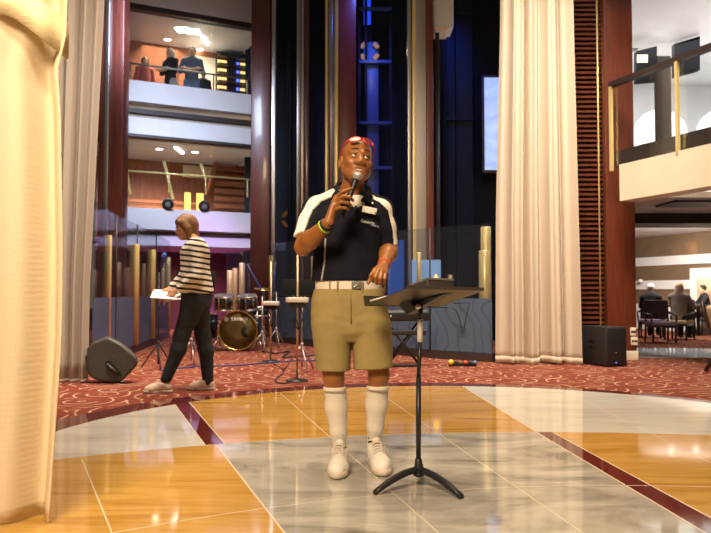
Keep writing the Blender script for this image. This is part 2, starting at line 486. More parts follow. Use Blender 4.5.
cp = MB()
outer = [(C_OUT[0] + 40 * math.cos(2 * PI * i / n), C_OUT[1] + 40 * math.sin(2 * PI * i / n)) for i in range(n)]
for i in range(n):
    j = (i + 1) % n
    cp.add([(*co[i], 0), (*outer[i], 0), (*outer[j], 0), (*co[j], 0)], [(0, 1, 2, 3)])
struct(cp.build('floor_carpet', M['carpet']), 'red patterned carpet with curling cream lines around the marble', 'carpet')

# ---- left: storeys seen between the two wood columns
A = P(125, 200, 15.0); B = P(250, 200, 16.2)
fd = Vector((B.x - A.x, B.y - A.y)).normalized(); fn = Vector((-fd.y, fd.x))
def F(a, back=0.0):
    """plan point a metres along the storey front (0 at its left edge), back metres behind it"""
    return Vector((A.x + fd.x * a + fn.x * back, A.y + fd.y * a + fn.y * back))
LEN = (Vector((B.x, B.y)) - Vector((A.x, A.y))).length
def FA(px, back=0.0):
    """metres along the front at which the picture column px meets the line 'back' behind it"""
    u = (px - 355.5) / FPX; o = F(0, back)
    return (u * o.y - o.x) / (fd.x - u * fd.y)
E0, E1 = FA(108), FA(262)
def seg(name, back, z0, z1, t, m, a0=E0, a1=None, **k):
    a1 = FA(261, back) if a1 is None else a1
    o = MB().wallseg(F(a0, back), F(a1, back), z0, z1, t).build(name, M[m]); return struct(o, **k)
seg('floor_slab', 0.0, 5.10, 5.56, 0.25, 'white_paint', label='white upper balcony edge above the stage', cat='balcony edge')
seg('floor_slab', 0.0, 2.32, 2.78, 0.25, 'white_paint', label='white lower balcony edge behind the walking woman', cat='balcony edge')
seg('soffit_slab', 0.10, 4.40, 4.78, 0.2, 'white_paint'); seg('soffit_slab', 0.35, 4.60, 5.20, 0.2, 'beige_paint')
seg('soffit_slab', 0.06, 4.34, 4.40, 0.2, 'dark_brown')
seg('soffit_slab', 0.2, 1.98, 2.32, 0.3, 'white_paint')
seg('ceiling_slab', 0.0, 7.26, 8.6, 0.3, 'white_paint'); seg('ceiling_beam', 0.02, 7.14, 7.26, 0.2, 'dark_brown')
seg('ceiling', 0.2, 7.12, 7.2, 3.6, 'white_paint'); seg('ceiling', 0.5, 4.36, 4.44, 3.6, 'white_paint')
seg('floor_deck', 0.2, 4.90, 5.0, 3.6, 'dark_brown'); seg('floor_deck', 0.2, 2.2, 2.3, 3.6, 'dark_brown')
seg('wall_back', 2.0, 5.0, 7.2, 0.15, 'panel_wood', label='wood panelled wall of the upper storey', cat='wall')
seg('wall_back', 2.9, 2.3, 4.4, 0.15, 'panel_wood', label='wood panelled wall of the middle storey', cat='wall')
seg('wall_back', 2.6, 0.0, 2.0, 0.2, 'maroon', a1=FA(285, 2.6), label='dark maroon wall behind the drum kit', cat='wall')
seg('ceiling', 0.3, 1.98, 2.02, 2.3, 'beige_paint')
# lit cream alcoves
seg('wall_alcove', 1.92, 5.0, 6.95, 0.06, 'cream_paint', a0=FA(188, 1.92), a1=FA(214, 1.92))
seg('wall_alcove', 2.82, 3.98, 4.3, 0.06, 'cream_paint', a0=FA(182, 2.82), a1=FA(213, 2.82))
# glass in front of the storeys
for nm, z0, z1 in (('window_1', 5.56, 7.14), ('window_2', 2.78, 4.34)):
    g = MB(); w = (FA(251) - FA(124)) / 3
    for i in range(3): g.wallseg(F(FA(124) + w * i + 0.01, 0.08), F(FA(124) + w * (i + 1) - 0.01, 0.08), z0, z1, 0.012)
    struct(g.build(nm, M['clear_glass']), 'glass pane row along the %s storey' % ('upper' if nm == 'window_1' else 'middle'), 'window')

def rail_thing(name, label, z, rail_m, posts, group=None):
    t = thing(name, label, 'railing', (*F(LEN / 2, 0.2), z - 0.5))
    MB().tube([(*F(FA(122), 0.2), z), (*F(FA(252), 0.2), z)], 0.022).build('top_rail', M[rail_m], t)
    for px in posts:
        a = FA(px, 0.2); MB().tube([(*F(a, 0.2), z - 0.42), (*F(a, 0.2), z)], 0.018, 8).build('post', M[rail_m], t)
    return t
rail_thing('balcony_rail', 'thin steel handrail along the upper balcony with four onlookers', 5.98, 'steel', (128, 176, 212, 246))
rail_thing('balcony_rail', 'brass handrail with slanting struts along the middle balcony', 3.60, 'brass', (168, 205, 247))
_r = bpy.data.objects['balcony_rail.001']
for x0, y0, x1, y1 in ((125, 158, 130, 194), (164, 161, 173, 199), (201, 164, 206, 180)):
    MB().tube([P(x0, y0, F(FA(x0, .3), .3).y), P(x1, y1, F(FA(x1, .3), .3).y)], 0.035, 8).build('strut', M['brass'], _r)
for px in (FA(168.5, -0.05), FA(205, -0.05)):
    p = Vector((*F(px, 0.05), 2.9))
    t = thing('stage_spotlight', 'round black spotlight on the middle balcony edge, %s' % ('left of the pair' if px < FA(190) else 'right of the pair'), 'spotlight', p, 'balcony spotlights')
    fr = frame(p + Vector((0, -0.02, 0)), (0.2, -1, -0.3))
    MB().lathe([(0.05, -0.16), (0.11, -0.1), (0.115, 0.06), (0.13, 0.08), (0.13, 0.1), (0.1, 0.1)], 20, mat4=fr).build('lamp_body', M['black'], t)
    MB().lathe([(0.095, 0.085), (0.06, 0.1), (0.001, 0.104)], 20, mat4=fr).build('lens', M['grey_plastic'], t)
    MB().box((p.x - 0.04, p.y - 0.05, 2.77), (p.x + 0.04, p.y + 0.05, 2.83)).build('bracket', M['black'], t)

# shelf unit with lit shelves, upper storey right
a0, a1 = FA(217, 1.6), FA(249, 1.6)
sh = thing('display_shelf', 'dark display shelf with five lit rows on the upper storey', 'shelf', (*F((a0 + a1) / 2, 1.6), 5.0))
MB().wallseg(F(a0, 1.8), F(a1, 1.8), 5.0, 7.08, 0.1).build('back_panel', M['dark_brown'], sh)
for k in range(6): MB().wallseg(F(a0, 1.55), F(a1, 1.55), 5.82 + k * 0.22, 5.86 + k * 0.22, 0.3).build('shelf', M['dark_brown'], sh)
M['shelf_glow'] = emit('shelf_glow', (1.0, 0.62, 0.22), 1.6); M['shelf_blue'] = emit('shelf_blue', (0.10, 0.16, 1.0), 2.2)
for k in range(5):
    z = 5.91 + k * 0.22
    for f0, f1, mm in ((0.02, 0.30, 'shelf_glow'), (0.62, 0.70, 'shelf_blue'), (0.74, 0.98, 'shelf_glow')):
        MB().wallseg(F(a0 + (a1 - a0) * f0, 1.74), F(a0 + (a1 - a0) * f1, 1.74), z, z + 0.08, 0.03).build('shelf_light', M[mm], sh)
# slatted stair side, middle storey
st = thing('staircase', 'staircase with long brown horizontal slats behind the middle balcony', 'staircase', (*F(FA(160, 2.0), 2.0), 2.3))
sl = MB()
for k in range(6): sl.wallseg(F(FA(124, 2.4), 2.4), F(FA(206, 2.4), 2.4), 2.45 + k * 0.15, 2.52 + k * 0.15, 0.05)
sl.build('slat_panel', M['panel_wood'], st)
sl = MB()
for k in range(8): sl.wallseg(F(FA(214, 2.4), 2.4), F(FA(250, 2.4), 2.4), 2.75 + k * 0.2, 2.87 + k * 0.2, 0.05)
sl.build('tread_panel', M['panel_wood'], st)
MB().tube([Vector((*F(FA(206, 2.2), 2.2), 3.5)), Vector((*F(FA(215, 2.2), 2.2), 4.3))], 0.05, 8).build('stringer', M['panel_wood'], st)
M['amber'] = emit('amber', (1.0, 0.55, 0.12), 0.9)
for px, w in ((184, 6), (196, 7)):
    tag(MB().wallseg(F(FA(px, 2.3), 2.3), F(FA(px + w, 2.3), 2.3), 2.3, 3.5, 0.04).build('light_panel', M['amber']), 'tall amber lit panel on the middle storey, %s' % ('the left one' if px < 190 else 'the right one'), 'light panel', 'amber panels')

M['lamp_white'] = emit('lamp_white', (1.0, 0.93, 0.80), 9.0)
def downlight(p, r, label, m='lamp_white'):
    t = thing('ceiling_light', label, 'ceiling light', p, 'round downlights')
    MB().lathe([(r * 1.25, -0.012), (r * 1.25, 0.0), (r, 0.0), (r, -0.012), (r * 1.25, -0.012)], 20, mat4=Matrix.Translation(p), caps=False).build('rim', M['white_paint'], t)
    MB().lathe([(r, -0.006), (0.001, -0.006)], 20, mat4=Matrix.Translation(p)).build('lens', M[m], t)
for px, b, z, lb in ((165, 1.55, 7.12, 'round downlight over the upper storey onlookers, the left one'), (198, 1.9, 7.12, 'round downlight over the upper storey onlookers, the right one'),
                     (158, 1.3, 4.36, 'round downlight in the middle storey ceiling, left of the slim light'), (194, 1.3, 4.36, 'round downlight in the middle storey ceiling, right of the slim light')):
    p = Vector((*F(FA(px, b), b), z)); downlight(p, 0.085, lb)
for px, z, lb, w, b in ((180.5, 7.12, 'square ceiling light panel, left one of the bright pair', 0.15, 0.75), (191, 7.12, 'square ceiling light panel, right one of the bright pair', 0.15, 0.75)):
    p = F(FA(px, b), b)
    tag(MB().box((p.x - w, p.y - w, z - 0.02), (p.x + w, p.y + w, z)).build('ceiling_light', emit('cool_lamp', (0.9, 1.0, 0.85), 6)), lb, 'ceiling light', 'square light panels')
p = F(FA(178, 1.2), 1.2); tag(MB().box((p.x - .03, p.y - .35, 4.33), (p.x + .03, p.y + .35, 4.36)).build('strip_light', M['lamp_white']), 'slim strip light on the middle storey ceiling', 'strip light')
p = F(FA(203, 1.2), 1.2); tag(MB().box((p.x - .03, p.y - .3, 7.09), (p.x + .03, p.y + .3, 7.12)).build('strip_light', M['lamp_white']), 'slim strip light on the upper storey ceiling', 'strip light')
_p = F(LEN * 0.5, 1.5)
area('upper_storey_light', (_p.x, _p.y, 7.05), (_p.x, _p.y, 5.0), 1.8, 95, (1.0, 0.85, 0.65), 1.0, math.radians(112))
area('middle_storey_light', (_p.x, _p.y, 4.3), (_p.x, _p.y, 2.3), 1.8, 170, (1.0, 0.84, 0.60), 1.0, math.radians(112))
_q = F(FA(190, 1.2), 1.2); area('under_balcony_fill', (_q.x, _q.y, 1.94), (_q.x, _q.y, 0), 2.4, 60, (1.0, 0.62, 0.55), 0.5, math.radians(150))  # unseen fill added to lift the dark wall below the balcony
_q = F(FA(214, 2.0), 2.0); point('stage_violet_lamp', (_q.x, _q.y, 0.45), 26, (0.75, 0.2, 0.9), 0.12)
_p = F(FA(200, 1.5), 1.5); point('alcove_lamp', (_p.x, _p.y, 6.6), 10, (1.0, 0.86, 0.6), 0.1)

# ---- full height columns
def column(name, px0, px1, Y, m, depth=0.3, label=None, trims=()):
    mid = (px0 + px1) / 2
    x0, x1 = (PX(px0, Y), PX(px1, Y + depth)) if mid < 355 else (PX(px0, Y + depth), PX(px1, Y))
    o = MB().rbox((x0, Y, 0), (x1, Y + depth, 10.0), 0.012).build(name, M[m])
    struct(o, label, 'column' if label else None)
    for a, b, mm, dy in trims:
        if dy is None:
            xc = (PX(a, Y) + PX(b, Y)) / 2; r = (PX(b, Y) - PX(a, Y)) / 2
            MB().tube([(xc, Y - r * 0.2, 0), (xc, Y - r * 0.2, 10)], r, 20).build('trim', M[mm], o)
        else:
            MB().rbox((PX(a, Y), Y - dy, 0), (PX(b, Y), Y + 0.1, 10.0), 0.008).build('trim', M[mm], o)
    return o
column('column', 107, 127, 11.4, 'wood', label='dark wood column left of the balconies', trims=((103, 107.5, 'chrome', 0.05), (97, 103, 'wood', 0.02)))
column('column', 250, 271, 14.7, 'wood', label='dark wood column right of the balconies', trims=((271, 275, 'chrome', 0.05),))
column('column', 287, 292, 15.5, 'dark_blue')
column('column', 296, 304, 14.2, 'chrome', 0.14, label='slim polished metal column left of the speaking man', trims=((304, 308.5, 'wood', 0.0), (298, 301, 'steel', None)))
column('column', 326, 337, 14.0, 'chrome', 0.2, label='polished metal column behind the speaking man', trims=((325, 327.5, 'brass', 0.05), (335, 338, 'brass', 0.05), (328, 334, 'chrome', None)))
column('column', 338, 356, 14.1, 'cherry', label='red wood column behind the speaking man\'s head')
column('column', 411, 427, 11.6, 'steel', 0.3, label='broad satin metal column above the music stand', trims=((408, 411.5, 'chrome', 0.03), (413, 416.5, 'brass', 0.01), (427, 434, 'red_wood', 0.0)))
column('column', 441, 447, 13.2, 'black_wall', 0.3)
# dark atrium shaft walls
struct(MB().box((PX(244, 17.6), 17.6, 0), (PX(520, 17.6), 17.8, 10)).build('wall_far', M['dark_blue']), 'near black wall of the lift shaft', 'wall')
wl = MB()
for i, (a, b) in enumerate(((447, 456), (456.6, 474))): wl.rbox((PX(a, 13.6), 13.6, 0), (PX(b, 13.6), 13.75, 10), 0.015)
for z in (2.1, 4.3, 6.4): wl.box((PX(447, 13.6), 13.55, z), (PX(474, 13.6), 13.62, z + 0.05))
struct(wl.build('wall_panel', M['dark_blue']), 'dark blue panelled wall beside the lit window', 'wall')
struct(MB().box((PX(474, 13.6), 13.7, 0), (PX(520, 13.6), 13.9, 10)).build('wall_right', M['black_wall']))
M['lit_window'] = emit('lit_window', (0.38, 0.55, 0.95), 0.85)
_nt = M['lit_window'].node_tree; _n = _nt.nodes.new('ShaderNodeTexNoise'); _n.inputs['Scale'].default_value = 5; _n.inputs['Detail'].default_value = 6
_tc = _nt.nodes.new('ShaderNodeTexCoord'); _nt.links.new(_tc.outputs['Object'], _n.inputs['Vector'])
_rp = _nt.nodes.new('ShaderNodeValToRGB'); _rp.color_ramp.elements[0].position = 0.2; _rp.color_ramp.elements[1].position = 0.8
_rp.color_ramp.elements[0].color = (0.24, 0.38, 0.85, 1); _rp.color_ramp.elements[1].color = (0.62, 0.74, 0.95, 1)
_nt.links.new(_n.outputs[0], _rp.inputs[0]); _nt.links.new(_rp.outputs[0], _nt.nodes['Principled BSDF'].inputs['Emission Color'])
wx0, wx1, wz0, wz1 = PX(485.5, 13.5), PX(505, 13.5), PZ(170, 13.5), PZ(78, 13.5)
wf = struct(MB().rbox((wx0 - 0.05, 13.5, wz0 - 0.06), (wx1 + 0.05, 13.69, wz1 + 0.06), 0.01).build('window_3', M['dark_brown']), 'tall lit window with a pale blue pane', 'window')
MB().box((wx0, 13.47, wz0), (wx1, 13.51, wz1)).build('pane', M['lit_window'], wf)

# lift tower
lt = thing('lift_tower', 'tall dark blue lift frame with cross bars behind the speaking man', 'lift', P(374, 330, 15.6))
YL = 15.6
for px in (359.5, 366, 391): MB().rbox((PX(px - 1.4, YL), YL, 0), (PX(px + 1.4, YL), YL + 0.12, 10), 0.01).build('upright', M['dark_blue'], lt)
for py in (9, 62, 123, 168, 215):
    MB().rbox((PX(359, YL), YL - 0.04, PZ(py + 1.6, YL)), (PX(392, YL), YL + 0.05, PZ(py - 1.6, YL)), 0.01).build('cross_bar', M['blue_paint'], lt)
MB().rbox((PX(367, YL), YL + 0.1, 0.2), (PX(379, YL), YL + 0.2, PZ(40, YL)), 0.01).build('guide_plate', M['blue_paint'], lt)
M['yellow'] = mat('yellow', (0.80, 0.42, 0.02), 0.5)
def wheel(cx, cy, r, Y, parent, a_list):
    c = P(cx, cy, Y)
    for a0, a1 in a_list:
        mb = MB(); k = 8
        pts = [(math.radians(a0 + (a1 - a0) * i / k)) for i in range(k + 1)]
        poly = [(c.x + r * math.cos(a), Y, c.z + r * math.sin(a)) for a in pts] + [(c.x + r * .62 * math.cos(a), Y, c.z + r * .62 * math.sin(a)) for a in pts[::-1]]
        mb.prism(poly, (0, 0.05, 0)).build('wheel_arc', M['yellow'], parent)
wheel(369.5, 51, PX(355.5 + 11, YL), YL + 0.02, lt, ((20, 62), (-62, -20), (118, 160), (200, 242)))
_w = P(369.5, 51, YL - 0.7); point('wheel_fill', _w, 5, (1.0, 0.8, 0.4), 0.05)  # added point light, no real lamp: keeps the arcs yellow in blue light
lg = thing('pulley_bracket', 'small yellow arc wheel in the dark shaft left of the man', 'wheel', P(288, 222, 16.5))
wheel(290, 219, PX(355.5 + 9, 16.5), 16.5, lg, ((110, 165), (195, 250)))
MB().rbox(tuple(P(288, 280, 16.55)), tuple(P(292, 180, 16.55) + Vector((0, 0.12, 0))), 0.01).build('axle_plate', M['dark_blue'], lg)
MB().rbox((PX(288, 16.6), 16.55, 0), (PX(292, 16.6), 16.68, 1.5), 0.01).build('support', M['dark_blue'], lg)
M['blue_lit'] = emit('blue_lit', (0.02, 0.07, 0.9), 0.9)
t = thing('lift_light', 'bright blue light strip at the top of the lift frame', 'light strip', P(372, 20, 15.9))
MB().box((PX(364, 16), 16.0, PZ(24, 16)), (PX(371, 16), 16.06, PZ(-30, 16))).build('light_strip', M['blue_lit'], t)
MB().box((PX(364, 16), 16.0, PZ(60, 16)), (PX(370, 16), 16.06, PZ(48, 16))).build('light_strip', M['blue_lit'], t)
MB().box((PX(363, 16.05), 16.05, PZ(60, 16.05)), (PX(372, 16.05), 16.15, PZ(-32, 15.8))).build('back_plate', M['dark_blue'], t)
# hanging box on its pole
eb = thing('equipment_box', 'pale square equipment box high on a dark pole above the lobby', 'equipment box', P(440, 290, 11.9))
MB().rbox((PX(433, 11.9), 11.9, PZ(27, 11.9)), (PX(455, 11.9), 12.4, PZ(-14, 11.9)), 0.02).build('box_body', M['white_paint'], eb)
MB().rbox((PX(436, 11.9), 11.85, PZ(31, 11.9)), (PX(450, 11.9), 12.3, PZ(26.8, 11.9)), 0.01).build('underside_lip', M['cream_paint'], eb)
MB().tube([(PX(439, 11.9), 12.0, 0), (PX(439, 11.9), 12.0, PZ(28, 11.9))], 0.035, 10).build('pole', M['dark_brown'], eb)

# ---- right: louvre panel, red wood column, balcony, lounge
lv = thing('louver_grille', 'tall louvre grille of thin brown slats beside the cream curtain', 'grille', P(592, 350, 10.0))
MB().box((PX(560, 10.0), 10.06, 0.05), (PX(606, 10.0), 10.16, 10)).build('back_panel', M['black'], lv)
sl = MB(); z = 0.5
while z < 6.2:
    sl.box((PX(560, 10.0), 9.98, z), (PX(606, 10.0), 10.05, z + 0.030)); z += 0.0705
sl.build('slat_panel', M['red_wood'], lv)
MB().tube([(PX(600, 9.97), 9.96, 0.3), (PX(600, 9.97), 9.96, 6.2)], 0.013, 8).build('upright_bar', M['brass'], lv)
rc = struct(MB().rbox((PX(607, 9.8), 9.8, 0), (PX(636, 9.8), 9.93, 8), 0.01).build('column', M['red_wood']), 'smooth red wood column right of the louvre grille', 'column')
MB().rbox((PX(607, 9.8) - 0.01, 9.785, 0), (PX(637, 9.8), 9.94, 0.13), 0.008).build('baseboard', M['cream_paint'], rc)
for z, lb in ((0.21, 'lower'), (0.34, 'upper')):
    t = thing('wall_socket', 'white double wall socket low on the red wood column, the %s one' % lb, 'socket', (PX(630, 9.78), 9.78, z), 'column sockets')
    x0 = PX(627.5 if lb == 'lower' else 627, 9.88); x1 = PX(634 if lb == 'lower' else 632.5, 9.88)
    MB().rbox((x0, 9.775, z), (x1, 9.8, z + 0.115), 0.006).build('plate', M['cream_paint'], t)
    for k in (0.28, 0.72):
        xc = x0 + (x1 - x0) * k; MB().lathe([(0.018, 0), (0.018, 0.004), (0.001, 0.004)], 12, mat4=frame((xc, 9.776, z + 0.057), (0, -1, 0))).build('outlet', M['dark_brown'], t)

R0 = P(610.5, 150, 9.5); R1 = P(711, 130, 8.0)
rd = Vector((R1.x - R0.x, R1.y - R0.y)); rl = rd.length; rd.normalize(); rn = Vector((-rd.y, rd.x))
if rn.x < 0: rn = -rn
def RB(a, back=0.0): return (R0.x + rd.x * a + rn.x * back, R0.y + rd.y * a + rn.y * back)
def rseg(mb, a0, a1, back, z0, z1, t, mi=0):
    """slab along the right balcony edge (plan order reversed so that t runs away from the atrium)"""
    p, q = RB(a0, back), RB(a1, back); p2, q2 = RB(a0, back + t), RB(a1, back + t)
    vs = [(*p, z0), (*q, z0), (*q2, z0), (*p2, z0), (*p, z1), (*q, z1), (*q2, z1), (*p2, z1)]
    return mb.add(vs, [(3, 2, 1, 0), (4, 5, 6, 7), (0, 1, 5, 4), (1, 2, 6, 5), (2, 3, 7, 6), (3, 0, 4, 7)], mi)
AE = rl + 1.4
struct(rseg(MB(), 0.16, AE, 0, 2.17, 2.66, 0.3).build('floor_slab', M['cream_paint']), 'cream balcony edge above the lounge', 'balcony edge')
struct(rseg(MB(), 0.3, AE, 0.3, 2.55, 2.64, 7.0).build('floor_deck', M['dark_brown']))
br = thing('balustrade', 'glass balustrade with dark wood handrail on the right balcony', 'balustrade', (*RB(rl / 2), 2.66))
rseg(MB(), 0.03, AE, 0.05, 2.68, 3.77, 0.012).build('glass_panel', M['rail_glass'], br)
rseg(MB(), 0, AE, 0.09, 2.66, 2.88, 0.02).build('skirting', M['dark_brown'], br)
rl_ = MB(); rseg(rl_, -0.03, AE, 0.0, 3.765, 3.83, 0.10); rl_.build('handrail', M['dark_brown'], br)
for px in (612, 679):
    u = (px - 355.5) / FPX; a = (u * R0.y - R0.x) / (rd.x - u * rd.y)
    rseg(MB(), a - 0.02, a + 0.02, 0.0, 2.60, 3.77, 0.04).build('post', M['brass'], br)
struct(MB().box((3.4, 15.6, 2.8), (12, 15.8, 5.8)).build('wall_upper', M['white_paint']), 'white wall behind the right balcony', 'wall')
struct(MB().box((3.9, 8.0, 5.6), (13, 15.8, 5.8)).build('ceiling_upper', M['white_paint']), 'white ceiling above the right balcony', 'ceiling')
struct(MB().box((3.4, 9.2, 5.45), (13, 9.5, 5.6)).build('ceiling_beam', M['cream_paint']))
struct(MB().box((4.1, 13.2, 5.585), (5.4, 13.35, 5.60)).build('trim_1', M['grey_plastic']))
M['bright_window'] = emit('bright_window', (0.92, 1.0, 0.92), 1.3)
for k, x0 in enumerate((6.25, 7.65)):
    mb = MB(); pts = [(x0, 15.58, 3.0)] + [(x0 + 0.6 - 0.6 * math.cos(PI * i / 12), 15.58, 4.5 + 0.55 * math.sin(PI * i / 12)) for i in range(13)] + [(x0 + 1.2, 15.58, 3.0)]
    struct(mb.prism(pts, (0, 0.03, 0)).build('window_%d' % (4 + k), M['bright_window']), 'bright arched window behind the right balcony, %s' % ('beside the red column' if k == 0 else 'right of the dark pillar'), 'window')
M['dull_brown'] = mat('dull_brown', (0.022, 0.017, 0.013), 0.7, spec=0.1)
pl = struct(MB().rbox((PX(657, 12.7), 12.6, 2.64), (PX(674.5, 12.6), 12.7, 5.25), 0.01).build('pillar', M['dull_brown']), 'dark square pillar between two screens', 'pillar')
for a, b, y0, y1, y2, y3, lb, yaw in ((636.5, 657, 51, 82.5, 46, 81, 'black wall screen left of the dark pillar', 0), (674.5, 700, 44, 77, 36, 70, 'black wall screen right of the dark pillar', 0)):
    Ya, Yb = 12.8, 12.4
    t = thing('wall_screen', lb, 'screen', P((a + b) / 2, y1, 12.8), 'balcony screens')
    q = [P(a, y1, Ya), P(b, y3, Yb), P(b, y2, Yb), P(a, y0, Ya)]
    MB().prism(q, (0, 0.12, 0)).build('screen_body', M['black_wall'], t)
    ins_ = [q[0].lerp(q[2], .06), q[1].lerp(q[3], .06), q[2].lerp(q[0], .06), q[3].lerp(q[1], .06)]
    MB().prism([v + Vector((0, -0.012, 0)) for v in ins_], (0, 0.01, 0)).build('screen_panel', M['black_wall'], t)
    if 'left' in lb:
        c = q[0].lerp(q[2], .5) + Vector((-0.05, -0.03, 0.10)); MB().box((c.x - 0.13, c.y, c.z - .07), (c.x + 0.1, c.y + .015, c.z + .07)).build('notice', M['cream_paint'], t)
area('right_upper_light', (5.8, 12.6, 5.5), (5.8, 12.8, 2.8), 3.0, 200, (1.0, 0.95, 0.92))
area('right_upper_fill', (6.4, 12.0, 3.0), (6.4, 12.8, 6.0), 2.0, 62, (1.0, 0.94, 0.93))  # added upward fill that brightens the ceiling, not a fitting

# lounge
W0 = P(630, 300, 18.6); W1 = P(720, 300, 16.0)
wd = Vector((W1.x - W0.x, W1.y - W0.y)).normalized()
w0 = (W0.x - wd.x * 1.5, W0.y - wd.y * 1.5); w1 = (W1.x + wd.x * 3.0, W1.y + wd.y * 3.0)
struct(MB().wallseg(w0, w1, 0, 2.6, 0.2).build('wall_lounge', M['brown_paint']), 'brown lounge wall with white bands', 'wall')
for k, (z0, z1) in enumerate(((1.62, 1.84), (1.02, 1.24), (0.0, 0.64))):
    wn = Vector((-wd.y, wd.x)) * -0.04
    struct(MB().wallseg((w0[0] + wn.x, w0[1] + wn.y), (w1[0] + wn.x, w1[1] + wn.y), z0, z1, 0.045).build('trim_%d' % (k + 2), M['white_paint']))
struct(MB().box((3.4, 13.4, 2.36), (14, 20, 2.45)).build('ceiling_lounge', M['white_paint']), 'white lounge ceiling', 'ceiling')
struct(MB().box((3.9, 10.4, 2.36), (14, 13.4, 2.45)).build('ceiling_lounge', M['beige_paint']))
struct(MB().box((4.2, 12.5, 2.18), (14, 13.4, 2.37)).build('ceiling_beam', M['dark_brown']), 'dark ceiling beam at the lounge entrance', 'beam')
cf = MB(); cf.box((4.9, 10.7, 2.33), (8, 11.4, 2.365)); struct(cf.build('ceiling_panel', M['dark_brown']))
area('lounge_wall_light', (6.6, 14.2, 2.25), (7.6, 17.2, 0.9), 1.4, 95, (1.0, 0.88, 0.74), 0.4, math.radians(130))
area('lounge_light', (6.6, 15.0, 2.3), (6.6, 15.6, 0), 2.6, 130, (1.0, 0.88, 0.74), 2.0)
spot('lounge_floor_spot', (5.6, 11.3, 2.3), (5.35, 11.05, 0), 170, (0.86, 0.86, 1.0), 46, 0.5, 0.05)
struct(MB().box((4.05, 10.15, -0.02), (9, 11.9, 0.004)).build('light_pool_strip', M['white_marble']), 'pale strip whitening the pool of light on the carpet at the lounge entrance', 'floor')  # pale slab over the carpet so the spot's pool of light looks white
spot('wall_wash_spot', (7.9, 16.4, 2.2), (7.95, 16.75, 1.9), 12, (1.0, 0.5, 0.25), 80, 0.8, 0.05)
for px, py in ((668, 233), (692, 230)):
    p = P(px, py, 14.8); p.z = 2.36
    downlight(p, 0.05, 'tiny lounge ceiling downlight, %s' % ('left of the two' if px < 680 else 'right of the two'))
pf = P(702, 300, 16.3); wn = Vector((wd.y, -wd.x, 0))
pic = thing('wall_picture', 'pale framed picture on the brown lounge wall', 'picture', (pf.x, pf.y, PZ(330, 16.4)))
a = P(693, 300, 16.72); b = P(722, 300, 15.9)
zz0, zz1 = PZ(329, 16.4), PZ(268, 16.4)
def along(t0, off): return (a.x + (b.x - a.x) * t0 + wn.x * off, a.y + (b.y - a.y) * t0 + wn.y * off)
MB().wallseg(along(0, 0.09), along(1, 0.09), zz0, zz1, 0.06).build('frame', M['white_paint'], pic)
M['picture_art'] = mat('picture_art', (0.75, 0.62, 0.45), 0.6, var=0.2, scale=3, col2=(0.70, 0.42, 0.28))
MB().wallseg(along(0.26, 0.1), along(0.9, 0.1), zz0 + .25, zz1 - .25, 0.02).build('print', M['picture_art'], pic)
ws = P(641, 281, 18.0); t = tag(MB().lathe([(0.05, 0), (0.05, 0.12), (0.001, 0.13)], 14, mat4=frame(P(641, 281, 18.1), (-0.6, -1, 0))).build('wall_lamp', M['white_plastic']), 'small round white wall lamp on the brown lounge wall', 'wall lamp')
# ================================================================== CURTAINS
def curtain(path_fn, nt, ns, thick=0.004):
    """path_fn(s, t) -> point; s across, t from hem (0) to top (1)"""
    mb = MB(); vs = []
    for j in range(nt + 1):
        for i in range(ns + 1): vs.append(path_fn(i / ns, j / nt))
    fs = [(j * (ns + 1) + i, j * (ns + 1) + i + 1, (j + 1) * (ns + 1) + i + 1, (j + 1) * (ns + 1) + i) for j in range(nt) for i in range(ns)]
    mb.add(vs, fs, 0, True); return mb


def solid(o, t):
    m = o.modifiers.new('solidify', 'SOLIDIFY'); m.thickness = t; m.offset = 0
    return o


def fold(s, n, ph=0.0): return math.sin(2 * PI * n * s + ph) + 0.35 * math.sin(2 * PI * n * 2.3 * s + 1.3 + ph)


# big white drape close to the camera, gathered by a band
def near_fn(s, t):
    z = t * 4.2
    edge = np.interp(z, [0, 0.75, 1.1, 1.7, 1.88, 2.02, 2.6, 4.2], [-1.262, -1.215, -1.212, -1.225, -1.240, -1.205, -1.19, -1.21])
    x = -2.3 + (edge + 2.3) * s
    Y = 2.93 + 0.07 * fold(s, 3.2, 2.2) * (0.6 + 0.4 * (1 - t)) - 0.10 * (1 - s)
    z0 = max(z, 0.008 + 0.03 * (1 - s) * 0)
    return (x + 0.02 * math.sin(9 * s + 2 * t), Y, z0)
cn = thing('sheer_curtain', 'white floor-length drape gathered by a band at the left edge', 'curtain', (-1.7, 2.95, 0))
solid(curtain(near_fn, 60, 90).build('drape', M['sheer_near'], cn), 0.004)
bd = MB(); nb = 40; vs = []
for i in range(nb + 1):
    s = i / nb; x, Y, _z = near_fn(s * 1.012, 0.45); zc = np.interp(x, [-2.3, -1.41, -1.215], [2.36, 2.15, 2.0])
    Yb = 2.93 - 0.10 * (1 - s) - 0.085 + (0.10 * max(0.0, s - 0.93) / 0.07)
    for dz in (-0.075, 0.075): vs.append((x + 0.012 * s, Yb, zc + dz))
bd.add(vs, [(2 * i, 2 * i + 2, 2 * i + 3, 2 * i + 1) for i in range(nb)], 0, True)
M['tie_band'] = mat('tie_band', (0.80, 0.64, 0.36), 0.7, var=0.08, scale=60, stretch=(0.3, 1, 3), bump=0.3)
solid(bd.build('tie_band', M['tie_band'], cn), 0.012)

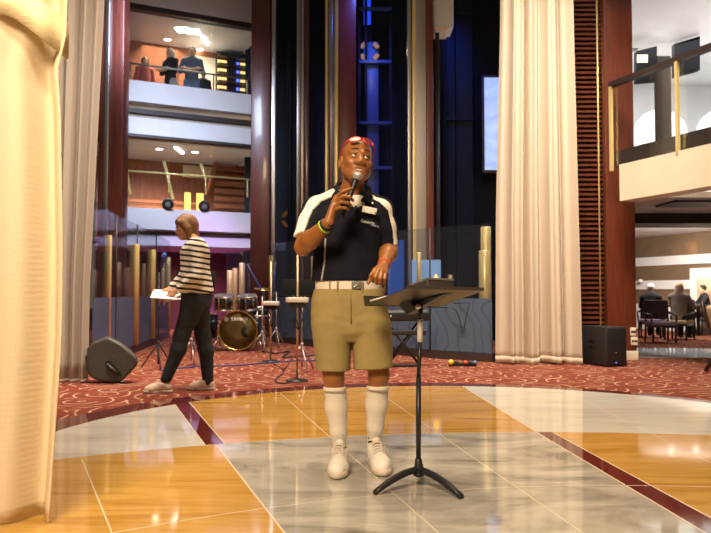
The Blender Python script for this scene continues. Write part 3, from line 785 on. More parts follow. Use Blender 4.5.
def grey_fn(s, t):
    z = 0.02 + t * 6.0
    xr = np.interp(z, [0, 1.0, 4.0, 6], [PX(84.5, 7.25), PX(85, 7.25), PX(96, 7.25), PX(97, 7.25)]); xl = PX(40, 7.25)
    return (xl + (xr - xl) * s, 7.36 + 0.05 * fold(s, 4, 0.5), z)
cg = thing('sheer_curtain', 'grey sheer curtain hanging behind the white drape', 'curtain', (-2.95, 7.3, 0))
solid(curtain(grey_fn, 30, 80).build('drape', M['sheer_grey'], cg), 0.003)
solid(curtain(lambda s, t: (lambda p: (p[0], p[1] - 0.006, 0.02 + t * 0.02))(grey_fn(s, 0)), 1, 80).build('hem', M['sheer_grey'], cg), 0.003)

def cream_fn(s, t):
    z = 0.02 + t * 6.0
    xl = np.interp(z, [0, 2, 4.5, 6], [PX(496.5, 9.2), PX(498, 9.2), PX(503.5, 9.2), PX(505, 9.2)]); xr = np.interp(z, [0, 4.5, 6], [PX(578.5, 9.2), PX(574, 9.2), PX(573.5, 9.2)])
    amp = 0.085 + 0.02 * (1 - t)
    return (xl + (xr - xl) * s + 0.012 * fold(s, 6, 2), 9.25 + amp * fold(s, 3.6, 0.8 + 0.25 * t), z + 0.012 * math.sin(12 * s) * (1 - t))
cc = thing('sheer_curtain', 'tall cream sheer curtain in deep folds beside the louvre grille', 'curtain', (2.4, 9.25, 0))
solid(curtain(cream_fn, 40, 160).build('drape', M['sheer_cream'], cc), 0.003)
M['hem'] = cloth_sheer('hem', (0.74, 0.64, 0.50), 0.3)
solid(curtain(lambda s, t: (lambda p: (p[0], p[1] - 0.005, p[2] + t * 0.022 - 0.005))(cream_fn(s, t * 0.01)), 1, 160).build('hem', M['hem'], cc), 0.0035)

# ================================================================== GLASS SCREENS OF THE BANDSTAND
def swirl_mat():
    m = glass('swirl_glass', (0.55, 0.62, 0.75), 0.8, 0.74, (0.105, 0.145, 0.21)); nt = m.node_tree
    df = [n for n in nt.nodes if n.type == 'BSDF_DIFFUSE'][0]
    tc = nt.nodes.new('ShaderNodeTexCoord'); w = nt.nodes.new('ShaderNodeTexWave'); w.inputs['Scale'].default_value = 2.2
    w.inputs['Distortion'].default_value = 14; w.inputs['Detail'].default_value = 1; w.inputs['Detail Scale'].default_value = 0.8
    nt.links.new(tc.outputs['Object'], w.inputs[0]); r = nt.nodes.new('ShaderNodeValToRGB')
    r.color_ramp.elements[0].position = 0.02; r.color_ramp.elements[0].color = (0.075, 0.105, 0.16, 1)
    r.color_ramp.elements[1].position = 0.08; r.color_ramp.elements[1].color = (0.105, 0.145, 0.21, 1)
    nt.links.new(w.outputs[1], r.inputs[0]); nt.links.new(r.outputs[0], df.inputs[0]); return m
M['swirl'] = swirl_mat()


def screen(name, label, pts, ztop, zfrost, frost, posts, zpost=1.68):
    """glass screen along plan points; posts: (px, distance, z0, z1, radius)"""
    mid = pts[len(pts) // 2]
    t = thing(name, label, 'glass screen', (mid[0], mid[1], 0))
    for i, (p, q) in enumerate(zip(pts[:-1], pts[1:])):
        pv, qv = Vector(p), Vector(q); d = (qv - pv).normalized() * 0.006
        p2, q2 = pv + d, qv - d
        MB().wallseg(p2, q2, zfrost, ztop, 0.012).build('glass_panel', M['screen_glass'], t)
        MB().wallseg(p2, q2, 0.1, zfrost, 0.014).build('frosted_panel', M[frost], t)
        MB().wallseg(pv, qv, 0.0, 0.12, 0.10).build('curb', M['dark_brown'], t)
        if i: MB().tube([(p[0], p[1], 0.12), (p[0], p[1], ztop)], 0.012, 8).build('joint_bar', M['black'], t)
    for px, Y, z0, z1, r in posts:
        x = PX(px, Y); MB().lathe([(0.001, z0), (r, z0), (r, z1 - 0.01), (r * 0.9, z1), (0.001, z1)], 18, mat4=Matrix.Translation((x, Y, 0))).build('post', M['brass'], t)
    return t
LS = [(PX(94, 8.2), 8.2), (PX(116, 9.7), 9.7), (PX(137, 11.1), 11.1), (PX(156, 12.8), 12.8), (PX(170, 15.0), 15.0)]
screen('glass_screen', 'curved glass screen with tall brass posts left of the walking woman', [LS[i] for i in range(5)], 2.02, 0.88, 'frosted',
       [(108, 9.25, 0.12, 1.70, 0.045), (136, 10.95, 0.12, 1.70, 0.05), (152.5, 12.4, 0.12, 1.70, 0.055), (168, 14.8, 0.12, 1.68, 0.055), (144, 13.6, 0.1, 1.5, 0.03), (163, 15.6, 0.1, 1.6, 0.04)])
RS = [(PX(492, 9.5), 9.5), (PX(430, 10.1), 10.1), (PX(372, 11.0), 11.0), (PX(316, 12.1), 12.1), (PX(270, 13.5), 13.5)]
RS = RS[::-1]
screen('glass_screen', 'curved glass screen with patterned lower panels behind the speaking man', RS, 1.88, 0.86, 'swirl',
       [(485, 9.75, 0.12, 1.53, 0.085), (486, 10.2, 0.12, 1.9, 0.075), (271.5, 14.0, 0.12, 1.68, 0.05), (313.5, 12.7, 0.12, 1.6, 0.05), (419, 10.6, 0.12, 1.55, 0.035), (450, 12.2, 0.12, 1.25, 0.04)])
FS = [(PX(226, 16.3), 16.3), (PX(246, 16.1), 16.1), (PX(264, 15.6), 15.6)]
screen('glass_screen', 'far glass screen with pale brass posts behind the drum kit', FS, 1.9, 0.16, 'frosted',
       [(230, 16.2, 0.1, 1.45, 0.07), (235, 16.15, 0.1, 1.5, 0.06), (242, 16.1, 0.1, 1.62, 0.07), (254, 15.9, 0.1, 1.66, 0.06), (259, 16.0, 0.1, 1.75, 0.03)])
# lit blue backdrop and amber glow behind the music stand
bp = thing('lobby_panel', 'pale blue lit panel low behind the music stand', 'panel', P(427, 330, 11.2))
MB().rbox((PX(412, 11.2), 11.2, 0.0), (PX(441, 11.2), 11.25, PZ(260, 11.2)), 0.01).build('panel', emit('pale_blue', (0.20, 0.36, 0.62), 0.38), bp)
MB().lathe([(0.04, 0), (0.055, 0.05), (0.035, 0.10), (0.01, 0.15), (0.001, 0.155)], 14, mat4=Matrix.Translation(P(436, 284, 11.12))).build('amber_glow', emit('amber_glow', (1.0, 0.5, 0.06), 2.0), bp)
for a, lab in ((363, 'blue lit panel low behind the man\'s lowered hand'),):
    tag(MB().rbox((PX(388, 13.1), 13.1, 0.0), (PX(404, 13.1), 13.15, PZ(240, 13.1)), 0.01).build('lobby_panel', emit('mid_blue', (0.02, 0.10, 0.42), 0.6)), lab, 'panel')
# ================================================================== SCULPTED SURFACES (distance fields -> one continuous mesh)
class Sculpt:
    def __init__(s, h): s.h = h; s.p = []

    def cone(s, a, b, ra, rb, k=0.012, sub=False, flat=None):
        """tapered limb a-b; flat = (direction, factor) squashes the section along a direction"""
        a = np.array(a, float); b = np.array(b, float)
        def f(q):
            ba = b - a; pa = q - a; t = np.clip(pa @ ba / max(ba @ ba, 1e-9), 0, 1); v = pa - t[..., None] * ba
            if flat is not None:
                n = np.array(flat[0], float); n /= np.linalg.norm(n); c = v @ n; v = v + (c * (1.0 / flat[1] - 1.0))[..., None] * n
            d = np.sqrt((v * v).sum(-1)) - (ra + (rb - ra) * t)
            return d * flat[1] if flat is not None else d
        r = max(ra, rb); s.p.append((f, np.minimum(a, b) - r, np.maximum(a, b) + r, k, sub)); return s

    def chain(s, pts, rs, k=0.012, flat=None):
        for i in range(len(pts) - 1): s.cone(pts[i], pts[i + 1], rs[i], rs[i + 1], k, flat=flat)
        return s

    def ell(s, c, r, k=0.012, rot=None, sub=False):
        c = np.array(c, float); r = np.array(r, float); R = np.array(rot, float) if rot is not None else np.eye(3)
        def f(q):
            v = (q - c) @ R; k0 = np.sqrt(((v / r) ** 2).sum(-1)); k1 = np.sqrt(((v / r ** 2) ** 2).sum(-1))
            return k0 * (k0 - 1) / np.maximum(k1, 1e-6)
        m = r.max(); s.p.append((f, c - m, c + m, k, sub)); return s

    def loft(s, rows, k=0.015, e=2.3):
        """rows (z, cx, cy, rx, ry) bottom to top: an upright form of rounded sections, flat ends"""
        rows = np.array(sorted(rows), float); z = rows[:, 0]
        zz = np.linspace(z[0], z[-1], 80); cols = []
        for c in range(1, 5):
            y = np.interp(zz, z, rows[:, c]); kk = np.ones(9) / 9; cols.append(np.convolve(np.pad(y, 4, 'edge'), kk, 'valid'))
        def f(q):
            w = q[..., 2]; cx, cy, rx, ry = [np.interp(w, zz, c) for c in cols]
            g = (np.abs((q[..., 0] - cx) / rx) ** e + np.abs((q[..., 1] - cy) / ry) ** e) ** (1 / e)
            return np.maximum((g - 1) * np.minimum(rx, ry), np.maximum(z[0] - w, w - z[-1]))
        lo = np.array([(rows[:, 1] - rows[:, 3]).min(), (rows[:, 2] - rows[:, 4]).min(), z[0]])
        hi = np.array([(rows[:, 1] + rows[:, 3]).max(), (rows[:, 2] + rows[:, 4]).max(), z[-1]])
        s.p.append((f, lo, hi, k, False)); return s

    def cut(s, p, n, lo, hi):
        """remove the side of plane (p, n) that n points to, inside box lo..hi"""
        p = np.array(p, float); n = np.array(n, float); n /= np.linalg.norm(n)
        lo = np.array(lo, float); hi = np.array(hi, float)
        def f(q):
            c = (q - p) @ n
            b = np.maximum(np.maximum(lo - q, q - hi).max(-1), -c)
            return b
        s.p.append((f, lo, hi, 0.0, True)); return s

    def field(s):
        pos = [p for p in s.p if not p[4]]
        lo = np.min([p[1] for p in pos], 0) - 3 * s.h; hi = np.max([p[2] for p in pos], 0) + 3 * s.h
        n = np.ceil((hi - lo) / s.h).astype(int) + 1
        D = np.full(n, 0.25, np.float32)
        for f, a, b, k, sub in s.p:
            i0 = np.maximum(np.floor((a - lo - k - 3 * s.h) / s.h).astype(int), 0); i1 = np.minimum(np.ceil((b - lo + k + 3 * s.h) / s.h).astype(int) + 1, n)
            if (i1 <= i0).any(): continue
            ax = [lo[c] + s.h * np.arange(i0[c], i1[c]) for c in range(3)]
            q = np.stack(np.meshgrid(*ax, indexing='ij'), -1)
            d = f(q); sl = tuple(slice(i0[c], i1[c]) for c in range(3)); o = D[sl]
            if sub:
                d = -d
                if k > 0:
                    h = np.clip(0.5 - 0.5 * (o - d) / k, 0, 1); D[sl] = o * (1 - h) + d * h + k * h * (1 - h)
                else: D[sl] = np.maximum(o, d)
            elif k > 0:
                h = np.clip(0.5 + 0.5 * (o - d) / k, 0, 1); D[sl] = o * (1 - h) + d * h - k * h * (1 - h)
            else: D[sl] = np.minimum(o, d)
        return D, lo

    def mesh(s):
        D, lo = s.field(); h = s.h
        ins = D < 0; c = [ins[i:ins.shape[0] - 1 + i, j:ins.shape[1] - 1 + j, k:ins.shape[2] - 1 + k] for i in (0, 1) for j in (0, 1) for k in (0, 1)]
        tot = sum(x.astype(np.int8) for x in c); act = (tot > 0) & (tot < 8)
        idx = np.argwhere(act); vid = np.full(act.shape, -1, np.int64); vid[act] = np.arange(len(idx))
        off = [(i, j, k) for i in (0, 1) for j in (0, 1) for k in (0, 1)]
        dv = np.stack([D[idx[:, 0] + o[0], idx[:, 1] + o[1], idx[:, 2] + o[2]] for o in off], 1)
        acc = np.zeros((len(idx), 3)); cnt = np.zeros(len(idx))
        for a in range(8):
            for b in range(a + 1, 8):
                if sum(abs(off[a][t] - off[b][t]) for t in range(3)) != 1: continue
                x, y = dv[:, a], dv[:, b]; m = (x < 0) != (y < 0)
                t = np.where(m, x / np.where(m, x - y, 1), 0)
                acc += m[:, None] * (np.array(off[a]) + t[:, None] * (np.array(off[b]) - np.array(off[a]))); cnt += m
        V = lo + h * (idx + acc / cnt[:, None])
        Fs = []
        for ax in range(3):
            u, w = [(1, 2), (2, 0), (0, 1)][ax]
            sl0 = [slice(None)] * 3; sl1 = [slice(None)] * 3; sl0[ax] = slice(0, -1); sl1[ax] = slice(1, None)
            A_, B_ = ins[tuple(sl0)], ins[tuple(sl1)]; e = np.argwhere(A_ != B_)
            e = e[(e[:, u] > 0) & (e[:, w] > 0) & (e[:, u] < ins.shape[u] - 1) & (e[:, w] < ins.shape[w] - 1)]
            fl_ = A_[e[:, 0], e[:, 1], e[:, 2]]
            def g(du, dw):
                q = e.copy(); q[:, u] -= du; q[:, w] -= dw; return vid[q[:, 0], q[:, 1], q[:, 2]]
            Q = np.stack([g(1, 1), g(0, 1), g(0, 0), g(1, 0)], 1); Q[~fl_] = Q[~fl_][:, ::-1]; Fs.append(Q)
        Fq = np.concatenate(Fs); Fq = Fq[(Fq >= 0).all(1)]
        return V, Fq

    def build(s, name, mats, parent=None, paint=None, relax=2, local=False):
        """paint(centres, normals) -> material index per face"""
        V, Q = s.mesh()
        if relax:
            n = len(V)
            for _ in range(relax):
                acc = np.zeros((n, 3)); cnt = np.zeros(n)
                for a, b in ((0, 1), (1, 2), (2, 3), (3, 0)):
                    for x, y in ((a, b), (b, a)):
                        for t in range(3): acc[:, t] += np.bincount(Q[:, x], V[Q[:, y], t], n)
                        cnt += np.bincount(Q[:, x], minlength=n)
                V = 0.5 * V + 0.5 * acc / np.maximum(cnt, 1)[:, None]
        me = bpy.data.meshes.new(name); me.vertices.add(len(V)); me.vertices.foreach_set('co', V.astype(np.float32).ravel())
        me.loops.add(Q.size); me.loops.foreach_set('vertex_index', Q.astype(np.int32).ravel())
        me.polygons.add(len(Q)); me.polygons.foreach_set('loop_start', np.arange(0, Q.size, 4, dtype=np.int32))
        mats = mats if isinstance(mats, (list, tuple)) else [mats]
        for m in mats: me.materials.append(m)
        if paint is not None:
            c = V[Q].mean(1); nn = np.cross(V[Q[:, 2]] - V[Q[:, 0]], V[Q[:, 3]] - V[Q[:, 1]]); nn /= np.linalg.norm(nn, axis=1, keepdims=True) + 1e-12
            me.polygons.foreach_set('material_index', np.asarray(paint(c, nn), np.int32))
        me.polygons.foreach_set('use_smooth', np.ones(len(Q), bool)); me.update(calc_edges=True); me.validate()
        o = bpy.data.objects.new(name, me); C.objects.link(o)
        if parent is not None:
            o.parent = parent
            if not local:
                w = Vector((0, 0, 0)); a = parent
                while a is not None:
                    w += a.location; a = a.parent
                o.location = -w
        return o


def seg_dist(c, pts):
    """distance of points to a polyline"""
    best = np.full(len(c), 9.0)
    for a, b in zip(pts[:-1], pts[1:]):
        a = np.array(a, float); b = np.array(b, float); ba = b - a; pa = c - a
        t = np.clip(pa @ ba / (ba @ ba), 0, 1); best = np.minimum(best, np.linalg.norm(pa - t[:, None] * ba, axis=1))
    return best


class Head:
    """head frame: centre at eye level between the ears; x picture-right, f forward, u up"""
    def __init__(s, c, yaw, pitch, roll, size=1.0):
        # yaw turns towards picture right, pitch up, roll clockwise as pictured; base faces -y
        R = Matrix.Rotation(yaw, 3, 'Z') @ Matrix.Rotation(-pitch, 3, 'X') @ Matrix.Rotation(roll, 3, 'Y')
        s.c = Vector(c); s.R = R; s.k = size

    def __call__(s, x, f, u): return s.c + s.R @ (Vector((x, -f, u)) * s.k)

    def local(s, pts):
        q = (np.asarray(pts) - np.array(s.c)) @ np.array(s.R) / s.k; return q[:, 0], -q[:, 1], q[:, 2]


def sculpt_head(sc, H, detail=True):
    k = H.k; R = np.array(H.R)
    E_ = lambda x, f, u, rx, rf, ru, kk=0.014, sub=False: sc.ell(H(x, f, u), (rx * k, rf * k, ru * k), kk * k, R, sub)
    E_(0, -0.014, 0.036, 0.076, 0.097, 0.086); E_(0, 0.022, -0.028, 0.064, 0.068, 0.085, 0.03)
    sc.cone(H(0, 0.035, -0.086), H(0, 0.056, -0.094), 0.036 * k, 0.026 * k, 0.03 * k)
    for sx in (-1, 1):
        sc.cone(H(sx * 0.052, 0.0, -0.055), H(sx * 0.020, 0.055, -0.092), 0.022 * k, 0.020 * k, 0.025 * k)
        E_(sx * 0.041, 0.060, -0.030, 0.022, 0.018, 0.020, 0.02)
        if detail: E_(sx * 0.0305, 0.100, 0.001, 0.018, 0.020, 0.0115, 0.012, True)
        sc.cone(H(sx * 0.014, 0.086, 0.021), H(sx * 0.047, 0.068, 0.020), 0.0095 * k, 0.008 * k, 0.012 * k)
        E_(sx * 0.080, -0.012, -0.010, 0.012, 0.021, 0.033, 0.006)
        if detail:
            E_(sx * 0.086, -0.006, -0.010, 0.008, 0.010, 0.018, 0.006, True)
            E_(sx * 0.0175, 0.090, -0.037, 0.0125, 0.013, 0.0105, 0.008)
    sc.cone(H(0, 0.082, 0.008), H(0, 0.098, -0.031), 0.010 * k, 0.0155 * k, 0.014 * k)
    if detail:
        sc.cone(H(-0.024, 0.074, -0.062), H(0.024, 0.074, -0.062), 0.010 * k, 0.010 * k, 0.012 * k)
        sc.cone(H(-0.018, 0.081, -0.0635), H(0.018, 0.081, -0.0635), 0.0062 * k, 0.0062 * k, 0.005 * k)
        sc.cone(H(-0.016, 0.079, -0.0785), H(0.016, 0.079, -0.0785), 0.0075 * k, 0.0075 * k, 0.006 * k)
        E_(0, 0.090, -0.0710, 0.023, 0.014, 0.0045, 0.003, True)


# ------------------------------------------------------------------ the speaking man
M['skin'] = mat('skin', (0.30, 0.112, 0.028), 0.42, spec=0.5, var=0.10, scale=14)
M['skin_palm'] = mat('skin_palm', (0.42, 0.20, 0.11), 0.45)
M['lip'] = mat('lip', (0.30, 0.085, 0.050), 0.38)
M['hair_black'] = mat('hair_black', (0.012, 0.009, 0.008), 0.8, var=0.4, scale=200, bump=0.6, bscale=500)
M['eye_white'] = mat('eye_white', (0.72, 0.68, 0.62), 0.15)
M['eye_dark'] = mat('eye_dark', (0.012, 0.007, 0.005), 0.1)
M['navy'] = mat('navy', (0.0085, 0.009, 0.017), 0.85, var=0.25, scale=9, spec=0.15, bump=0.5, bscale=22)
M['white_cloth'] = mat('white_cloth', (0.78, 0.74, 0.68), 0.8, var=0.05, scale=30)
M['khaki'] = mat('khaki', (0.305, 0.235, 0.088), 0.85, var=0.07, scale=12, bump=0.5, bscale=16)
M['sock'] = mat('sock', (0.74, 0.68, 0.58), 0.9, var=0.05, scale=90, stretch=(3, 3, 0.2), bump=0.4)
M['shoe_white'] = mat('shoe_white', (0.80, 0.74, 0.66), 0.5, var=0.04, scale=30)
M['sole'] = mat('sole', (0.62, 0.52, 0.42), 0.6)
M['lace'] = mat('lace', (0.74, 0.66, 0.56), 0.7)
M['belt_white'] = mat('belt_white', (0.72, 0.66, 0.58), 0.5)
M['piping'] = mat('piping', (0.34, 0.33, 0.30), 0.7)

mY = 3.80
man = thing('person', 'man in navy polo and khaki shorts speaking into a microphone on the marble floor', 'person', (-0.02, 3.8, 0))
HD = Head(P(356.6, 162.3, 3.755), math.radians(13), math.radians(10), math.radians(8), 1.07)
sh_r, el_r, wr_r = P(314, 208, 3.79), P(303, 247, 3.64), P(328.5, 222.5, 3.475)
sh_l, el_l, wr_l = P(382.5, 209, 3.80), P(389.5, 249, 3.82), P(383.5, 265.5, 3.60)
hip_r, kn_r, an_r = P(333, 295, 3.80), P(333.6, 376, 3.78), P(340.0, 449, 3.845)
hip_l, kn_l, an_l = P(368, 295, 3.80), P(378.8, 375, 3.80), P(374.0, 444, 3.90)

bs = Sculpt(0.0042)
sculpt_head(bs, HD)
nk = P(352, 193, 3.815)
bs.cone(HD(0, -0.030, -0.055), nk, 0.056, 0.060, 0.02); bs.cone(nk, P(350, 205, 3.83), 0.062, 0.085, 0.03)
zz = lambda y: PZ(y, mY)
xx = lambda x: PX(x, mY)
bs.loft([(zz(300), xx(350), mY, 0.150, 0.10), (zz(280), xx(348), mY, 0.150, 0.095), (zz(250), xx(348), mY, 0.150, 0.098), (zz(225), xx(350), mY + .01, 0.155, 0.10), (zz(206), xx(350), mY + .02, 0.14, 0.085), (zz(198), xx(350), mY + .02, 0.10, 0.07)])
for s_, e_, w_ in ((sh_r, el_r, wr_r), (sh_l, el_l, wr_l)):
    bs.chain([s_, s_.lerp(e_, .5), e_], [0.058, 0.052, 0.043], 0.03)
    f1 = e_.lerp(w_, .3); bs.chain([e_, f1, w_], [0.043, 0.048, 0.0285], 0.02)
for h_, k_, a_ in ((hip_r, kn_r, an_r), (hip_l, kn_l, an_l)):
    bs.chain([h_, h_.lerp(k_, .5), k_], [0.090, 0.076, 0.056], 0.03)
    bs.chain([k_, k_.lerp(a_, .3) + Vector((0, 0.02, 0)), a_], [0.055, 0.055, 0.031], 0.02)
# hand on the microphone: fingers wrap across the near side of the handle
MB0, MT0 = P(342.0, 216, 3.515), P(357.4, 176.5, 3.565)      # handle foot, ball centre
HY = 3.50
for kn, pp, dp, tp, r in (((335.8, 197.2, 3.485), (342.6, 191.8, 3.462), (348.5, 189.6, 3.470), (352.2, 188.4, 3.49), 0.0092),
                          ((334.2, 201.8, 3.478), (343.0, 196.4, 3.452), (349.8, 197.2, 3.458), (353.2, 200.6, 3.482), 0.0096),
                          ((333.2, 206.4, 3.480), (341.8, 202.0, 3.455), (348.2, 202.8, 3.460), (351.4, 206.0, 3.482), 0.0092),
                          ((332.9, 210.8, 3.486), (340.0, 207.6, 3.464), (345.6, 208.0, 3.468), (348.4, 210.2, 3.488), 0.0082)):
    K, A1, B1, T1 = P(*kn), P(*pp), P(*dp), P(*tp)
    bs.chain([wr_r.lerp(K, 0.25), K], [0.020, 0.0125], 0.008); bs.chain([K, A1, B1, T1], [r * 1.15, r * 1.05, r, r * 0.86], 0.0035)
bs.chain([wr_r.lerp(P(338, 208, 3.52), .3), P(337, 206, 3.525), P(342, 199.5, 3.545), P(346.5, 194.5, 3.548)], [0.018, 0.015, 0.011, 0.009], 0.006)
# lowered hand: loose curl, thumb to the picture left
for kn, pp, dp, tp, r in (((374.6, 270.2, 3.500), (370.8, 275.4, 3.462), (371.8, 280.0, 3.470), (374.0, 281.6, 3.492), 0.0094),
                          ((378.2, 270.4, 3.492), (375.2, 277.4, 3.448), (376.0, 282.4, 3.458), (377.8, 283.4, 3.486), 0.0098),
                          ((381.8, 271.4, 3.494), (380.2, 278.6, 3.450), (380.6, 283.4, 3.462), (381.6, 283.8, 3.490), 0.0094),
                          ((385.2, 272.6, 3.502), (384.8, 278.8, 3.464), (384.8, 282.8, 3.474), (384.6, 283.2, 3.496), 0.0084)):
    K, A1, B1, T1 = P(*kn), P(*pp), P(*dp), P(*tp)
    bs.chain([wr_l, K], [0.024, 0.0135], 0.008); bs.chain([K, A1, B1, T1], [r * 1.2, r * 1.08, r, r * 0.9], 0.0035)
bs.chain([wr_l, P(376.5, 270.5, 3.535), P(371.5, 276.5, 3.515), P(368.2, 283.0, 3.50)], [0.022, 0.0155, 0.0115, 0.0092], 0.006)
# feet inside the shoes
ft = ((an_r, P(337, 474, 3.66)), (an_l, P(381.5, 468, 3.72)))
for a_, t_ in ft:
    t_ = Vector((t_.x, t_.y, 0.045)); bs.cone(a_, Vector((a_.x, a_.y + 0.02, 0.06)), 0.034, 0.038, 0.02); bs.cone(Vector((a_.x, a_.y, 0.055)), t_, 0.036, 0.028, 0.02)
def paint_man(c, n):
    x, f, u = HD.local(c); m = np.zeros(len(c), int)
    lips = (np.abs(x) < 0.026) & (f > 0.068) & (((u > -0.0700) & (u < -0.0590)) | ((u < -0.0720) & (u > -0.0865))) & (np.abs(x) < 0.026 - 0.9 * np.abs(u + 0.071) * (np.abs(u + 0.071) > 0.006))
    m[lips] = 1
    return m
bs.build('body', [M['skin'], M['lip']], man, paint_man, 2)
# eyes look up to the picture right
gaze = (HD.R @ Vector((0.34, -0.86, 0.42))).normalized()
for sx in (-1, 1):
    c = HD(sx * 0.0305, 0.0740, 0.001); mb = MB(); mb.lathe([(0.0116 * math.sin(PI * i / 24), -0.0116 * math.cos(PI * i / 24)) for i in range(25)], 24, mat4=frame(c, gaze))
    for i in range(len(mb.f)):
        q = sum((Vector(mb.v[j]) for j in mb.f[i]), Vector()) / len(mb.f[i])
        if (q - c).normalized().dot(gaze) > 0.865: mb.m[i] = 1
    mb.build('eye', [M['eye_white'], M['eye_dark']], man)
    for nm, u0, dz, mm in (('upper_eyelid', 0.0080, 0.0030, 'skin'), ('lower_eyelid', -0.0075, -0.0010, 'skin')):
        MB().tube([HD(sx * (0.0305 + a), 0.0870 - 26 * a * a - (0.002 if u0 < 0 else 0) - max(a, 0) * 0.3, u0 + dz - (22 if u0 > 0 else -18) * a * a) for a in (-0.016, -0.010, -0.004, 0.004, 0.010, 0.016)], [0.0018, 0.0040, 0.0046, 0.0046, 0.0040, 0.0018], 8).build(nm, M[mm], man)
    MB().tube([HD(sx * a, 0.0965 - 9 * (a - 0.012) ** 2, 0.0295 + 0.0045 * math.sin((a - .010) * 75)) for a in (0.013, 0.022, 0.031, 0.040, 0.048)], [0.0022, 0.0030, 0.0030, 0.0026, 0.0014], 8).build('eyebrow', M['hair_black'], man)
mb = MB(); mb.tube([HD(a, 0.083 - 7 * a * a, -0.0710) for a in (-0.017, -0.008, 0, 0.008, 0.017)], [0.003, 0.0042, 0.0045, 0.0042, 0.003], 8).build('teeth', M['eye_white'], man)
hs = Sculpt(0.0045); R_ = np.array(HD.R)
hs.ell(HD(0, -0.017, 0.039), (0.0785, 0.0985, 0.0875), 0.0, R_)
hs.cut(HD(0, 0.040, 0.070), HD.R @ Vector((0, -0.92, -0.40)), np.array(HD.c) - 0.2, np.array(HD.c) + 0.2)
hs.cut(HD(0, -0.02, -0.020), HD.R @ Vector((0, 0, -1)), np.array(HD.c) - 0.2, np.array(HD.c) + 0.2)
hs.build('cropped_hair', M['hair_black'], man)

# polo shirt
ss = Sculpt(0.0045)
for s_, e_, tr in ((sh_r, el_r, 0.80), (sh_l, el_l, 0.93)):
    top = P(335, 196, 3.80) if s_ is sh_r else P(368, 198, 3.82)
    ss.cone(top, s_, 0.042, 0.054, 0.04)
    m1 = s_.lerp(e_, .45); m2 = s_.lerp(e_, tr); d = (e_ - s_).normalized()
    ss.chain([s_, m1, m2 + d * 0.05], [0.060, 0.064, 0.066] if s_ is sh_r else [0.057, 0.057, 0.057], 0.03)
    b = np.array(m2); ss.cut(m2, d + (Vector((0.25, 0, 0)) if s_ is sh_r else Vector((0, 0, 0))), b - 0.12, b + 0.12)
ss.loft([(zz(281.5), xx(347), mY - .005, 0.192, 0.128), (zz(268), xx(347.5), mY - .005, 0.190, 0.128), (zz(250), xx(347.5), mY - .004, 0.186, 0.126), (zz(230), xx(349), mY, 0.190, 0.125), (zz(212), xx(349.5), mY + .012, 0.182, 0.112), (zz(203.5), xx(350), mY + .02, 0.140, 0.092), (zz(198), xx(351), mY + .02, 0.115, 0.08), (zz(193.5), xx(352), mY + .02, 0.085, 0.07)], 0.03, 2.25)
ss.cut((0, 0, zz(281)), (0, 0, -1), (-0.4, mY - .3, zz(281) - 0.1), (0.4, mY + .3, zz(281) + 0.01))
ss.ell(P(356.5, 193.5, 3.70), (0.048, 0.055, 0.050), 0.006, sub=True)
stripe_r = [P(334, 189, 3.76), P(318, 195.5, 3.74), P(306.5, 207, 3.70), P(300, 228, 3.645), P(295, 246, 3.60)]
stripe_l = [P(371, 194, 3.76), P(382, 199, 3.74), P(391.5, 208, 3.74), P(396.5, 230, 3.76), P(398.5, 254, 3.77)]
def paint_shirt(c, n):
    m = np.zeros(len(c), int)
    dr, dl = seg_dist(c, stripe_r), seg_dist(c, stripe_l)
    m[(dr < 0.036)] = 2; m[dr < 0.030] = 1; m[dl < 0.021] = 1
    sx = np.interp(c[:, 2], [zz(282), zz(262), zz(240)], [xx(322), xx(325.5), xx(326)])
    m[(np.abs(c[:, 0] - sx) < 0.0042) & (c[:, 1] < mY) & (c[:, 2] < zz(240))] = 2
    return m
polo = ss.build('polo_shirt', [M['navy'], M['white_cloth'], M['piping']], man, paint_shirt, 2)
# collar: a folded band round the neck with two points, and the placket
cs = Sculpt(0.003)
ring = [P(347.5, 200.5, 3.705), P(339.5, 194.5, 3.735), P(335.5, 187.5, 3.79), P(338, 183.5, 3.85), P(351, 181.5, 3.895), P(366, 184, 3.87), P(369.5, 188.5, 3.80), P(367, 195, 3.735), P(362.5, 200.5, 3.70)]
for a_, b_ in zip(ring[:-1], ring[1:]): cs.cone(a_, b_, 0.008, 0.008, 0.010)
for a_, b_, c_ in ((ring[0], ring[1], P(340, 202.5, 3.70)), (ring[8], ring[7], P(372.5, 203.5, 3.715)), (ring[1], ring[2], P(333.5, 196, 3.755)), (ring[7], ring[6], P(371.5, 197, 3.755))):
    for q in (0, .33, .66, 1): cs.cone(a_.lerp(b_, q), c_, 0.0065, 0.005, 0.010)
cs.build('collar', M['navy'], polo)
MB().tube([P(356, 206, 3.672), P(355.5, 214, 3.667), P(355, 222, 3.667)], 0.006, 8).build('placket', M['navy'], polo)
for y_ in (209, 217): MB().lathe([(0.005, 0), (0.005, 0.002), (0.001, 0.003)], 12, mat4=frame(P(355.6, y_, 3.661), (0, -1, 0))).build('button', M['black'], polo)
ts = Sculpt(0.005); ts.ell(P(356, 200, 3.735), (0.050, 0.040, 0.052), 0.0); ts.cut(P(356, 194.5, 3.7), (0, 0.25, 1), np.array(P(356, 200, 3.73)) - .12, np.array(P(356, 200, 3.73)) + .12)
ts.build('undershirt', M['white_cloth'], man)
